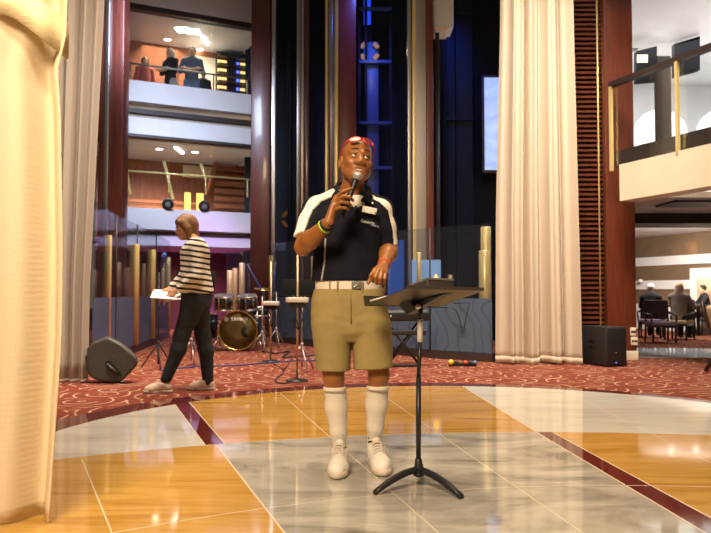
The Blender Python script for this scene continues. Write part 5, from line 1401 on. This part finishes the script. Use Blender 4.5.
sb = thing('subwoofer', 'black box subwoofer on the carpet in front of the red wood column', 'subwoofer', G(605, 367))
a_, b_, d_ = G(602.5, 367.3), G(581, 364.0), G(627, 366.5)
ub = (b_ - a_); ub.z = 0; ud = Vector((ub.y, -ub.x, 0)).normalized()
if ud.x < 0: ud = -ud
wlen = 0.32; m4 = Matrix((ud, Vector((ub.x, ub.y, 0)).normalized(), Vector((0, 0, 1)))).transposed().to_4x4(); m4.translation = Vector((a_.x + 0.05, a_.y, 0))
hS = 0.505; dl = 0.50
MB().rbox((0, 0, 0.012), (wlen, dl, hS), 0.012, 0, m4).build('cabinet', M['black_tex'], sb)
MB().rbox((0.015, -0.008, 0.03), (wlen - .015, 0.003, hS - .02), 0.004, 0, m4).build('front_grille', M['black'], sb)
for z in (0.23, 0.30): MB().rbox((-0.006, 0.20, z), (0.003, 0.34, z + 0.05), 0.004, 0, m4).build('side_handle', M['black_gloss'], sb)
for x, y in ((0.03, 0.04), (wlen - .05, 0.04), (0.03, dl - .06), (wlen - .05, dl - .06)): MB().box((x, y, 0), (x + .03, y + .03, 0.013), 0, m4).build('foot', M['black'], sb)
MB().lathe([(0.007, 0), (0.006, 0.006), (0.001, 0.007)], 12, mat4=m4 @ frame((wlen * .45, -0.009, 0.055), (0, -1, 0))).build('power_light', emit('led_blue', (0.05, 0.12, 1.0), 5), sb)
MB().lathe([(0.010, 0), (0.001, 0.002)], 12, mat4=m4 @ frame((wlen * .45, -0.009, 0.18), (0, -1, 0))).build('badge', M['grey_plastic'], sb)

# ================================================================== BAND GEAR
M['drum_black'] = mat('drum_black', (0.010, 0.010, 0.012), 0.12, coat=0.6)
M['drum_head'] = mat('drum_head', (0.10, 0.075, 0.022), 0.12, var=0.35, scale=2.5, coat=0.8)
M['gold_trim'] = mat('gold_trim', (0.72, 0.48, 0.12), 0.25, 0.9)
bd = thing('bass_drum', 'black bass drum with mounted toms and dark gold front head', 'drum', G(238, 350))
bY = 11.3; sc_ = bY / FPX
bc = P(238, 329, bY); br_ = 20.0 * sc_
bc.z = br_ + 0.008
fm = frame(bc, (-0.06, -1, 0))
MB().lathe([(br_ - .012, -0.42), (br_ - .004, -0.42), (br_ - .004, 0.0), (br_ - .02, 0.0)], 44, mat4=fm).build('shell', M['drum_black'], bd)
MB().lathe([(br_ - .020, -0.02), (br_ - .020, 0.030), (br_ - 0.003, 0.034), (br_, 0.02), (br_, -0.02), (br_ - .02, -0.02)], 44, mat4=fm).build('hoop', M['gold_trim'], bd)
hd = MB().lathe([(br_ - .018, 0.014), (0.1, 0.018), (0.001, 0.018)], 44, mat4=fm).build('front_head', M['drum_head'], bd)
text('head_lettering', 'YAMAHA', 0.078, facing(bc + Vector((0.045, -0.024, br_ * 0.56))), M['white_cloth'], hd, 0.001, 0.002)
MB().lathe([(0.030, -.002), (0.036, -.002), (0.036, 0.002), (0.030, 0.002), (0.030, -.002)], 24, mat4=frame(bc + Vector((-0.185, -0.024, br_ * 0.56)), (0, -1, 0))).build('head_emblem', M['white_cloth'], hd)
for a in (90, 210, 330): MB().tube([bc + Vector((-0.185, -0.025, br_ * .56)), bc + Vector((-0.185 + .03 * math.cos(math.radians(a)), -0.025, br_ * .56 + .03 * math.sin(math.radians(a))))], 0.004, 6).build('head_emblem', M['white_cloth'], hd)
MB().lathe([(0.085, 0.018), (0.095, 0.02), (0.09, 0.026), (0.001, 0.022)], 28, mat4=frame(bc + Vector((0.15, -0.002, -0.02)), (0, -1, 0))).build('port_ring', M['black'], bd)
for k in range(8):
    a = 2 * PI * k / 8 + .35; p = bc + Vector((math.cos(a) * (br_ + .004), -0.03, math.sin(a) * (br_ + .004)))
    if p.z > 0.03: MB().rbox(tuple(p - Vector((.018, .02, .018))), tuple(p + Vector((.018, .05, .018))), 0.006).build('claw', M['chrome'], bd)
for sx in (-1, 1): MB().tube([bc + Vector((sx * (br_ - .02), 0.10, -0.08)), Vector((bc.x + sx * (br_ + .10), bY - 0.10, 0.012))], [0.012, 0.010], 8).build('spur', M['chrome'], bd)
MB().tube([bc + Vector((0, .16, br_ - .02)), bc + Vector((0, .16, br_ + .22))], 0.018, 10).build('tom_mount', M['chrome'], bd)
for cx, nm in ((223.8, 'tom'), (247.5, 'tom')):
    p = P(cx, 302.5, bY + .05); ax = Vector((0.05 if cx < 235 else -0.05, -0.22, 1)).normalized(); r = 9.2 * sc_; h = 0.105
    tm = MB().lathe([(r - .01, -h), (r, -h), (r, h), (r - .01, h)], 30, mat4=frame(p, ax)).build('tom', M['drum_black'], bd)
    MB().lathe([(r - .01, h - .002), (0.001, h - .002)], 30, mat4=frame(p, ax)).build('tom_head', M['white_plastic'], tm)
    for z in (-h, h): MB().lathe([(r, z - .012), (r + .008, z - .012), (r + .008, z + .012), (r, z + .012)], 30, mat4=frame(p, ax)).build('rim', M['chrome'], tm)
    for k in range(8):
        a = 2 * PI * k / 8 + .2; m_ = frame(p, ax); q = m_ @ Vector(((r + .006) * math.cos(a), (r + .006) * math.sin(a), 0))
        MB().tube([m_ @ Vector(((r + .008) * math.cos(a), (r + .008) * math.sin(a), -h)), m_ @ Vector(((r + .008) * math.cos(a), (r + .008) * math.sin(a), h))], 0.007, 6).build('lug', M['gold_trim' if k % 2 else 'chrome'], tm)
    MB().tube([p + Vector((0.0, 0.02, -.06)), bc + Vector((0, .16, br_ + .16))], 0.014, 8).build('tom_arm', M['chrome'], tm)

def drum_on_legs(name, label, cx, cy, Y, r, h, z_leg):
    p = P(cx, cy, Y); t = thing(name, label, 'drum', (p.x, Y, 0))
    MB().lathe([(r - .01, -h), (r, -h), (r, h), (r - .01, h)], 30, mat4=Matrix.Translation(p)).build('shell', M['drum_black'], t)
    MB().lathe([(r - .008, h), (0.001, h)], 30, mat4=Matrix.Translation(p)).build('drum_head', M['white_plastic'], t)
    for z in (-h, h): MB().lathe([(r, z - .012), (r + .008, z - .012), (r + .008, z + .012), (r, z + .012)], 30, mat4=Matrix.Translation(p)).build('rim', M['chrome'], t)
    for k in range(3):
        a = 2 * PI * k / 3 + 0.5; d = Vector((math.cos(a), math.sin(a), 0)) * (r + .02)
        MB().tube([p + d + Vector((0, 0, 0.02)), Vector((p.x + d.x * 1.15, Y + d.y * 1.15, 0.012))], 0.010, 8).build('leg', M['chrome'], t)
    return t
drum_on_legs('floor_tom', 'black floor tom standing left of the bass drum', 206.5, 326, 11.9, 0.19, 0.20, 0)
drum_on_legs('snare_drum', 'shallow snare drum on slim legs right of the bass drum', 259, 311.5, 12.0, 0.165, 0.075, 0)

def tripod(t, x, Y, ztop, m='chrome', r=0.011, spread=0.22, zhub=0.32):
    MB().tube([(x, Y, 0.05), (x, Y, ztop)], r, 10).build('pole', M[m], t)
    for k in range(3):
        a = 2 * PI * k / 3 - PI / 2 + 0.4; e = Vector((x + math.cos(a) * spread, Y + math.sin(a) * spread, 0.009))
        MB().tube([(x, Y, zhub), tuple(e)], 0.009, 8).build('leg', M[m], t)
    MB().lathe([(r + .008, -.025), (r + .010, 0), (r + .008, .025)], 12, mat4=Matrix.Translation((x, Y, zhub))).build('collar', M[m], t)
t = thing('cymbal_stand', 'chrome stand with a thin gold cymbal behind the right side of the bass drum', 'cymbal stand', (PX(264, 12.3), 12.3, 0))
tripod(t, PX(264, 12.3), 12.3, PZ(290, 12.3)); MB().lathe([(0.001, 0.022), (0.02, 0.018), (0.03, 0.008), (0.17, 0.0), (0.17, -.004), (0.001, 0.004)], 30, mat4=frame(P(264, 289, 12.3), (0.1, -.15, 1))).build('cymbal', M['gold_trim'], t)
t = thing('cymbal_stand', 'chrome hi-hat stand with two gold cymbals left of the drum kit', 'cymbal stand', (PX(206.5, 11.0), 11.0, 0))
tripod(t, PX(206.5, 11.0), 11.0, PZ(289, 11.0))
for dz, s in ((0.0, 1), (-0.03, -1)):
    MB().lathe([(0.001, 0.02 * s), (0.025, 0.014 * s), (0.15, 0.0), (0.15, -.003 * s), (0.001, 0.004 * s)], 30, mat4=Matrix.Translation(P(206.5, 312, 11.0) + Vector((0, 0, dz)))).build('cymbal', M['gold_trim'], t)
M['cable_blue'] = mat('cable_blue', (0.02, 0.05, 0.20), 0.4); M['dull_black'] = mat('dull_black', (0.006, 0.006, 0.007), 0.7, spec=0.15)
def mic_stand(name, label, px, Y, ztop, boom, m='black', tri=True, capm='blue_plastic', head=True):
    x = PX(px, Y); t = thing(name, label, 'microphone stand', (x, Y, 0), None)
    if tri: tripod(t, x, Y, ztop, m)
    else:
        MB().tube([(x, Y, 0.015), (x, Y, ztop)], 0.012, 10).build('pole', M[m], t)
        MB().lathe([(0.001, 0.03), (0.03, 0.028), (0.115, 0.014), (0.12, 0.006), (0.12, 0.001), (0.001, 0.001)], 30, mat4=Matrix.Translation((x, Y, 0))).build('base', M['stand_metal'], t)
    if boom:
        p = [P(*b) for b in boom]; MB().tube(p, 0.011, 8).build('boom', M['cable_blue' if m == 'steel' else m], t)
        if head:
            d = (p[-1] - p[-2]).normalized(); MB().lathe([(0.016, -0.15), (0.022, -0.04), (0.03, -0.02), (0.033, 0.01), (0.02, 0.04), (0.001, 0.045)], 16, mat4=frame(p[-1], d)).build('microphone', M[capm], t)
    return t
mic_stand('microphone_stand', 'black microphone stand with a blue microphone beside the grey stage speaker', 159, 8.75, PZ(272, 8.75), [(159, 272, 8.75), (162, 266, 8.75), (164, 256, 8.72)])
mic_stand('microphone_stand', 'boom microphone stand with a long blue arm over the drum kit', 262.5, 11.0, PZ(296, 11.0), [(264, 302, 11.0), (262, 291, 11.0), (241.5, 255, 10.9)], 'steel', True, 'stand_metal')
mic_stand('microphone_stand', 'short boom stand with blue arm behind the small white mixer', 276.5, 12.0, PZ(292, 12.0), [(272, 296, 12.0), (273, 285, 12.0), (276, 262, 12.0)], 'steel', True, 'stand_metal', False)
M['tan_metal'] = mat('tan_metal', (0.62, 0.46, 0.28), 0.35, 0.8)
def mixer_stand(label, px, Y, ztop, zbox, w, half):
    x = PX(px, Y); t = mic_stand('microphone_stand', label, px, Y, ztop, None, 'tan_metal', False)
    b = MB().rbox((x - half, Y - 0.09, zbox - .025), (x + half, Y + .04, zbox + .028), 0.008).build('mixer', M['white_plastic'], t)
    MB().box((x - half * .8, Y - .03, zbox - .08), (x + half * .8, Y + .04, zbox - .026)).build('mixer_clamp', M['black'], t)
    for k in range(5): MB().lathe([(0.008, 0), (0.008, 0.012), (0.001, 0.013)], 10, mat4=Matrix.Translation((x - half * .7 + half * .35 * k, Y - .04, zbox + .028))).build('knob', M['grey_plastic'], b)
    for k in range(3):
        q = x - half * .5 + half * .6 * k; MB().tube([(q, Y - .06, zbox - .03), (q + .05, Y - .03, zbox - .15), (q + .02, Y - .02, zbox - .30), (q - .02, Y - .02, zbox - .20), (x + .015, Y - .015, zbox - .32)], 0.005, 6).build('cable', M['black'], t)
    return t
mixer_stand('tan stand with small white mixer beside the drum kit', 271, 9.6, PZ(262, 9.6), PZ(303.5, 9.6), 0, 0.115)
mixer_stand('tan stand with white mixer just left of the speaking man', 297.5, 7.5, PZ(255, 7.5), PZ(300, 7.5), 0, 0.118)
def desk_stand(label, px0, px1, py0, py1, Y, pole_px, pole_m='chrome'):
    x = PX(pole_px, Y); t = thing('sheet_music_stand', label, 'music stand', (x, Y, 0))
    tripod(t, x, Y, PZ(py1 - 3, Y), pole_m)
    m4 = frame(P((px0 + px1) / 2, (py0 + py1) / 2, Y - .04), (0, -1, 0.25)); w = (px1 - px0) / 2 * Y / FPX; h = (py1 - py0) / 2 * Y / FPX
    MB().rbox((-w, -h, -.004), (w, h, .004), 0.003, 0, m4).build('desk', M['dull_black'], t)
    MB().rbox((-w, -h, .0), (w, -h + .012, .05), 0.003, 0, m4).build('ledge', M['dull_black'], t)
    return t
desk_stand('black music stand partly hidden behind the walking woman', 176, 215, 271, 289.5, 9.2, 192)
desk_stand('black music stand close behind the white mixer left of the man', 283, 317, 279, 297.5, 8.4, 302)
tc_ = MB(); 
def floor_cable(name, label, pts, m='black', r=0.008):
    P_ = [Vector((*G(x, y)[:2], r)) for x, y in pts]; out = []
    for i in range(len(P_) - 1):
        a = P_[max(i - 1, 0)]; b = P_[i]; c = P_[i + 1]; d = P_[min(i + 2, len(P_) - 1)]
        for k in range(8):
            t = k / 8; out.append(0.5 * ((2 * b) + (c - a) * t + (2 * a - 5 * b + 4 * c - d) * t * t + (-a + 3 * b - 3 * c + d) * t ** 3))
    out.append(P_[-1])
    for p in out: p.z = r
    return tag(MB().tube(out, r, 8).build(name, M[m]), label, 'cable')
floor_cable('floor_cable', 'dark blue cable lying across the carpet behind the woman', [(160, 371), (200, 367), (236, 366), (262, 364), (300, 361), (316, 361.5)], 'cable_blue', 0.009)
floor_cable('floor_cable', 'black cable curving on the carpet by the round stand base', [(271, 363), (284, 371), (275, 381), (286, 384), (296, 378)], 'black', 0.007)
floor_cable('floor_cable', 'tangled black cables on the carpet right of the drum kit', [(262, 351), (275, 354), (290, 352), (283, 358), (300, 357), (318, 356)], 'black', 0.012)

# keyboard on X stand
kb = thing('keyboard', 'black electronic keyboard on its stand beside the man\'s shorts', 'keyboard', P(407, 323, 9.0))
kY = 8.95
kz = PZ(316, kY)
m4 = Matrix.Translation((PX(403, kY), kY + .10, kz)) @ Matrix.Rotation(math.radians(14), 4, 'Z')
MB().rbox((-0.33, -0.14, -0.065), (0.33, 0.16, 0.055), 0.02, 0, m4).build('case', M['black'], kb)
MB().box((-0.30, 0.02, 0.045), (0.30, 0.15, 0.056), 0, m4).build('keys', M['white_plastic'], kb)
MB().rbox((-0.30, -0.12, 0.05), (0.30, 0.01, 0.066), 0.005, 0, m4).build('control_panel', M['grey_plastic'], kb)
MB().lathe([(0.011, 0), (0.010, 0.006), (0.001, 0.007)], 10, mat4=m4 @ frame((-0.2, -0.14, 0.0), (0, -1, 0))).build('jack', M['white_plastic'], kb)
xs = thing('keyboard_stand', 'black X-shaped keyboard stand behind the music stand', 'keyboard stand', G(405, 367))
for dy in (0.0, 0.26):
    z0 = 0.03; zt = kz - 0.085
    for a, b in (((388, z0), (420, zt)), ((419, z0), (387, zt))):
        MB().tube([(PX(a[0], kY), kY + dy, a[1]), (PX(b[0], kY), kY + dy, b[1])], 0.016, 8).build('cross_leg', M['black'], xs)
for px, z in ((388, 0.017), (419, 0.017), (387, kz - .083), (420, kz - .083)):
    MB().rbox((PX(px, kY) - .02, kY - .06, z - .017), (PX(px, kY) + .02, kY + .32, z + .017), 0.006).build('rail', M['black'], xs)
MB().rbox((PX(389, kY), kY - .03, PZ(335, kY)), (PX(426, kY), kY + .01, PZ(330, kY)), 0.008).build('front_bar', M['black'], xs)
MB().rbox((PX(388, kY), kY - .05, 0.003), (PX(417, kY), kY - .01, 0.035), 0.008).build('foot_bar', M['black'], xs)
# box with coloured caps on the carpet
bx0, bx1 = G(449, 366.5), G(477, 366.5); cb = thing('plug_box', 'long low dark box with coloured caps at the foot of the glass screen', 'box', ((bx0.x + bx1.x) / 2, bx0.y, 0))
MB().rbox((bx0.x, bx0.y, 0.002), (bx1.x, bx0.y + .08, 0.05), 0.008).build('box_body', M['black'], cb)
for k, (c_, nm) in enumerate((((0.85, 0.55, 0.03), 'yellow'), ((0.02, 0.02, 0.02), 'black'), ((0.25, 0.12, 0.03), 'brown'), ((0.75, 0.10, 0.02), 'red'), ((0.02, 0.02, 0.05), 'black'), ((0.12, 0.25, 0.45), 'blue'))):
    r = 0.034 if k == 0 else 0.022
    MB().lathe([(r * math.sin(PI * i / 10), -r * math.cos(PI * i / 10)) for i in range(11)], 14, mat4=Matrix.Translation((bx0.x + (bx1.x - bx0.x) * (0.07 + .17 * k), bx0.y - .005, 0.055))).build('cap', mat('cap_' + nm, c_, 0.4), cb)

# ================================================================== UPSTAIRS ONLOOKERS, LOUNGE GUESTS
def simple_person(label, base, hgt, yaw, top, legs_m, hair_m, skin='skin_light', seated=False, bulk=1.0, h=0.018, long_hair=False, arms='down', lean=0.0, skirt=False):
    """a whole small figure standing or sitting at base, facing -y turned by yaw; built at its own size"""
    t = thing('person', label, 'person', base); k = hgt / 1.72
    Rz = Matrix.Rotation(yaw, 4, 'Z'); q = lambda x, y, z: Vector(base) + Rz @ Vector((x * k, y * k, z * k))
    dz = -0.42 if seated else 0.0
    H = Head(q(0, -0.03 - lean, 1.60 + dz), yaw, -0.1, 0, k)
    b = Sculpt(h * .8); sculpt_head(b, H, False)
    b.cone(q(0, -0.01 - lean, 1.55 + dz), q(0, 0, 1.42 + dz), 0.05 * k, 0.06 * k, 0.02)
    b.chain([q(0, -lean * .7, 1.36 + dz), q(0, -lean * .3, 1.15 + dz), q(0, 0, 0.92 + dz)], [0.13 * k, 0.12 * k, 0.14 * k], 0.03, flat=((Rz @ Vector((0, 1, 0))), 0.72))
    sh = Sculpt(h); sh.chain([q(0, -lean * .8, 1.38 + dz), q(0, -lean * .4, 1.15 + dz), q(0, 0, 0.93 + dz)], [0.155 * k * bulk, 0.15 * k * bulk, 0.165 * k * bulk], 0.04, flat=((Rz @ Vector((0, 1, 0))), 0.75))
    lg_ = Sculpt(h)
    for s in (-1, 1):
        S0 = q(s * 0.185, -lean * .8, 1.39 + dz)
        if arms == 'table': E_, Hn = q(s * 0.27, -0.16 - lean, 1.16 + dz), q(s * 0.10, -0.40 - lean, 1.18 + dz)
        elif arms == 'cross': E_, Hn = q(s * 0.26, -0.05, 1.13 + dz), q(-s * 0.07, -0.20, 1.15 + dz)
        elif arms == 'chin': E_, Hn = q(s * 0.25, -0.26 - lean, 1.14 + dz), q(s * 0.07, -0.22 - lean, 1.44 + dz)
        else: E_, Hn = q(s * 0.25, 0.02, 1.10 + dz), q(s * 0.24, -0.08, 0.86 + dz)
        b.chain([S0, E_, Hn], [0.05 * k, 0.042 * k, 0.028 * k], 0.02); d = (Hn - E_).normalized(); b.chain([Hn, Hn + d * .09 * k, Hn + d * .16 * k], [0.034 * k, 0.036 * k, 0.018 * k], 0.02, flat=((Rz @ Vector((1, 0, 0))), 0.6))
        sh.chain([q(s * 0.06, -lean * .8, 1.42 + dz), S0], [0.06 * k, 0.068 * k], 0.04); sh.chain([S0, E_, E_.lerp(Hn, .7)], [0.066 * k, 0.056 * k, 0.044 * k], 0.03)
        hp = q(s * 0.09, 0, 0.90 + dz)
        if seated: kn, an = q(s * 0.11, -0.44, 0.50), q(s * 0.10, -0.38, 0.08)
        else: kn, an = q(s * 0.095, -0.01, 0.48), q(s * 0.095, 0.02, 0.08)
        b.chain([hp, kn, an], [0.085 * k, 0.055 * k, 0.038 * k], 0.02)
        lg_.chain([hp, kn, an], [0.10 * k * bulk, 0.075 * k, 0.058 * k], 0.04)
        fd_ = Rz @ Vector((0, -1, 0)); MB().tube([an - Vector((0, 0, .04)) - fd_ * .06 * k, an - Vector((0, 0, .045)) + fd_ * .06 * k, an - Vector((0, 0, 0.05)) + fd_ * .18 * k], [0.036 * k, 0.04 * k, 0.028 * k], 10).build('shoe', M['black'], t)
    b.build('body', M[skin], t, None, 1); sh.build('top', M[top], t, None, 2); lg_.build('trousers', M[legs_m], t, None, 2)
    hr = Sculpt(h * .8); R_ = np.array(H.R)
    hr.ell(H(0, -0.022, 0.043), (0.088 * k, 0.102 * k, 0.092 * k), 0.02, R_)
    if long_hair:
        hr.cone(H(0, -0.06, 0), H(0, -0.07, -0.13), 0.085 * k, 0.075 * k, 0.03)
        for s in (-1, 1): hr.cone(H(s * .07, -0.02, 0.02), H(s * .075, -.01, -.10), 0.035 * k, 0.03 * k, 0.03)
    hr.cut(H(0, 0.045, 0.06), H.R @ Vector((0, -0.9, -0.45)), np.array(H.c) - .2, np.array(H.c) + .2)
    hr.build('hair', M[hair_m], t, None, 1)
    return t
M['cloth_black'] = mat('cloth_black', (0.012, 0.012, 0.016), 0.85); M['cloth_slate'] = mat('cloth_slate', (0.10, 0.12, 0.15), 0.85, var=0.1, scale=8)
M['cloth_grey'] = mat('cloth_grey', (0.30, 0.26, 0.24), 0.9, var=0.1, scale=10); M['cloth_red'] = mat('cloth_red', (0.42, 0.10, 0.07), 0.85); M['cloth_denim'] = mat('cloth_denim', (0.09, 0.14, 0.24), 0.85)
M['hair_white'] = mat('hair_white', (0.75, 0.70, 0.66), 0.7, var=0.1, scale=30); M['hair_blonde'] = mat('hair_blonde', (0.72, 0.55, 0.38), 0.6, var=0.2, scale=25); M['hair_dark'] = mat('hair_dark', (0.03, 0.02, 0.015), 0.6)
def up(px, back): f_ = F(FA(px, back), back); return (f_.x, f_.y, 5.0)
simple_person('onlooker in a dark red top leaning at the left of the upper balcony', up(142.5, 1.2), 1.48, 0.6, 'cloth_red', 'cloth_grey', 'hair_dark', long_hair=True)
simple_person('onlooker in a black top and grey skirt beside the tall onlooker', up(168.5, 0.75), 1.62, -0.6, 'cloth_black', 'cloth_grey', 'hair_blonde', 'skin_light', arms='cross', long_hair=True)
simple_person('tall onlooker in slate blue with folded arms on the upper balcony', up(190, 0.8), 1.75, 0.15, 'cloth_slate', 'cloth_denim', 'hair_dark', arms='cross')
simple_person('short onlooker in dark clothes right of the tall onlooker', up(201.5, 0.95), 1.25, 0.3, 'cloth_black', 'cloth_black', 'hair_dark')

M['chair_wood'] = mat('chair_wood', (0.030, 0.014, 0.010), 0.4); M['seat_violet'] = mat('seat_violet', (0.26, 0.19, 0.30), 0.85); M['seat_cream'] = mat('seat_cream', (0.62, 0.48, 0.30), 0.85); M['back_dark'] = mat('back_dark', (0.045, 0.022, 0.042), 0.7)
def dining_chair(label, x, y, yaw, seat_m, back_m, group='lounge chairs'):
    t = thing('dining_chair', label, 'chair', (x, y, 0), group); m4 = Matrix.Translation((x, y, 0)) @ Matrix.Rotation(yaw, 4, 'Z') @ Matrix.Diagonal((0.86, 0.86, 0.80, 1))
    MB().rbox((-0.27, -0.26, 0.40), (0.27, 0.24, 0.49), 0.03, 0, m4).build('seat', M[seat_m], t)
    MB().rbox((-0.26, -0.25, 0.35), (0.26, 0.23, 0.41), 0.01, 0, m4).build('seat_frame', M['chair_wood'], t)
    m5 = m4 @ Matrix.Translation((0, 0.25, 0.5)) @ Matrix.Rotation(math.radians(-8), 4, 'X')
    MB().rbox((-0.26, -0.03, 0.04), (0.26, 0.03, 0.50), 0.025, 0, m5).build('backrest', M[back_m], t)
    for sx in (-1, 1):
        MB().tube([m4 @ Vector((sx * .235, -.225, 0.36)), m4 @ Vector((sx * .24, -.235, 0.0))], [0.024, 0.018], 8).build('leg', M['chair_wood'], t)
        MB().tube([m5 @ Vector((sx * .245, 0.02, 0.45)), m4 @ Vector((sx * .24, .25, 0.45)), m4 @ Vector((sx * .245, .29, 0.0))], [0.02, 0.024, 0.018], 8).build('leg', M['chair_wood'], t)
        MB().tube([m5 @ Vector((sx * .26, -.01, 0.18)), m4 @ Vector((sx * .29, -.02, 0.67)), m4 @ Vector((sx * .27, -.2, 0.64)), m4 @ Vector((sx * .25, -.22, 0.42))], 0.018, 8).build('armrest', M['chair_wood'], t)
    return t
def loc_at(px, py): p = G(px, py); return p.x, p.y
x1_, y1_ = PX(660, 13.3), 13.3
dining_chair('dark-backed chair with violet seat, back turned to the hall', x1_, y1_, PI * 0.97 + PI, 'seat_violet', 'back_dark')
x2_, y2_ = PX(678, 14.0), 14.0
dining_chair('chair with cream seat under the blonde guest', x2_, y2_, -0.75 + PI * 0, 'seat_cream', 'chair_wood')
x3_, y3_ = PX(650, 14.6), 14.6
dining_chair('violet-seated chair under the white-haired guest', x3_, y3_, -0.5, 'seat_violet', 'chair_wood')
tbx, tby = PX(688, 15.3), 15.3
tb = thing('dining_table', 'dark square dining table in the lounge', 'table', (tbx, tby, 0))
MB().rbox((tbx - .45, tby - .42, 0.62), (tbx + .45, tby + .42, 0.67), 0.012).build('tabletop', M['chair_wood'], tb)
for sx in (-1, 1):
    for sy in (-1, 1): MB().rbox((tbx + sx * .38 - .03, tby + sy * .35 - .03, 0), (tbx + sx * .38 + .03, tby + sy * .35 + .03, 0.62), 0.006).build('leg', M['chair_wood'], tb)
simple_person('white-haired guest in a dark jacket seated in the lounge', (x3_, y3_, 0.03), 1.44, 2.55, 'cloth_black', 'cloth_black', 'hair_white', seated=True, arms='table', bulk=1.1, lean=0.05)
simple_person('blonde guest in a grey top leaning on the lounge table', (x2_, y2_, 0.03), 1.46, 2.35, 'cloth_grey', 'cloth_black', 'hair_blonde', seated=True, arms='chin', bulk=1.1, long_hair=True, lean=0.05)
x4_, y4_ = PX(707, 15.9), 15.9
dining_chair('chair under the dark-haired guest at the far side of the table', x4_ + .05, y4_, -PI / 2 - .3, 'seat_cream', 'chair_wood')
simple_person('dark-haired guest in black facing the blonde guest', (x4_, y4_, 0.03), 1.42, -PI / 2 - .2, 'cloth_black', 'cloth_black', 'hair_dark', seated=True, arms='table', skin='skin_light', lean=0.10)
# cream armchair at the right edge of the picture
ax_, ay_ = 4.50, 8.0
ac = thing('armchair', 'cream upholstered armchair with curved dark wood frame at the right edge', 'armchair', (ax_, ay_, 0))
m4 = Matrix.Translation((ax_, ay_, 0)) @ Matrix.Rotation(math.radians(80), 4, 'Z') @ Matrix.Diagonal((1, 1, 0.87, 1))
MB().rbox((-0.30, -0.30, 0.32), (0.30, 0.24, 0.50), 0.05, 0, m4).build('seat', M['seat_cream'], ac)
m5 = m4 @ Matrix.Translation((0, 0.26, 0.46)) @ Matrix.Rotation(math.radians(-12), 4, 'X')
MB().rbox((-0.28, -0.05, 0.0), (0.28, 0.05, 0.46), 0.04, 0, m5).build('backrest', M['seat_cream'], ac)
for sx in (-1, 1):
    MB().tube([m4 @ Vector((sx * .30, .42, 0.97)), m4 @ Vector((sx * .30, .40, 0.80)), m4 @ Vector((sx * .30, .28, 0.45)), m4 @ Vector((sx * .30, .27, 0.25)), m4 @ Vector((sx * .30, .40, 0.012))], [0.022, 0.028, 0.034, 0.030, 0.024], 10).build('leg', M['chair_wood'], ac)
    MB().tube([m4 @ Vector((sx * .30, -.26, 0.34)), m4 @ Vector((sx * .30, -.29, 0.012))], [0.03, 0.022], 10).build('leg', M['chair_wood'], ac)
    MB().tube([m4 @ Vector((sx * .30, .33, 0.66)), m4 @ Vector((sx * .33, .05, 0.68)), m4 @ Vector((sx * .33, -.22, 0.62)), m4 @ Vector((sx * .30, -.27, 0.40))], 0.024, 10).build('armrest', M['chair_wood'], ac)
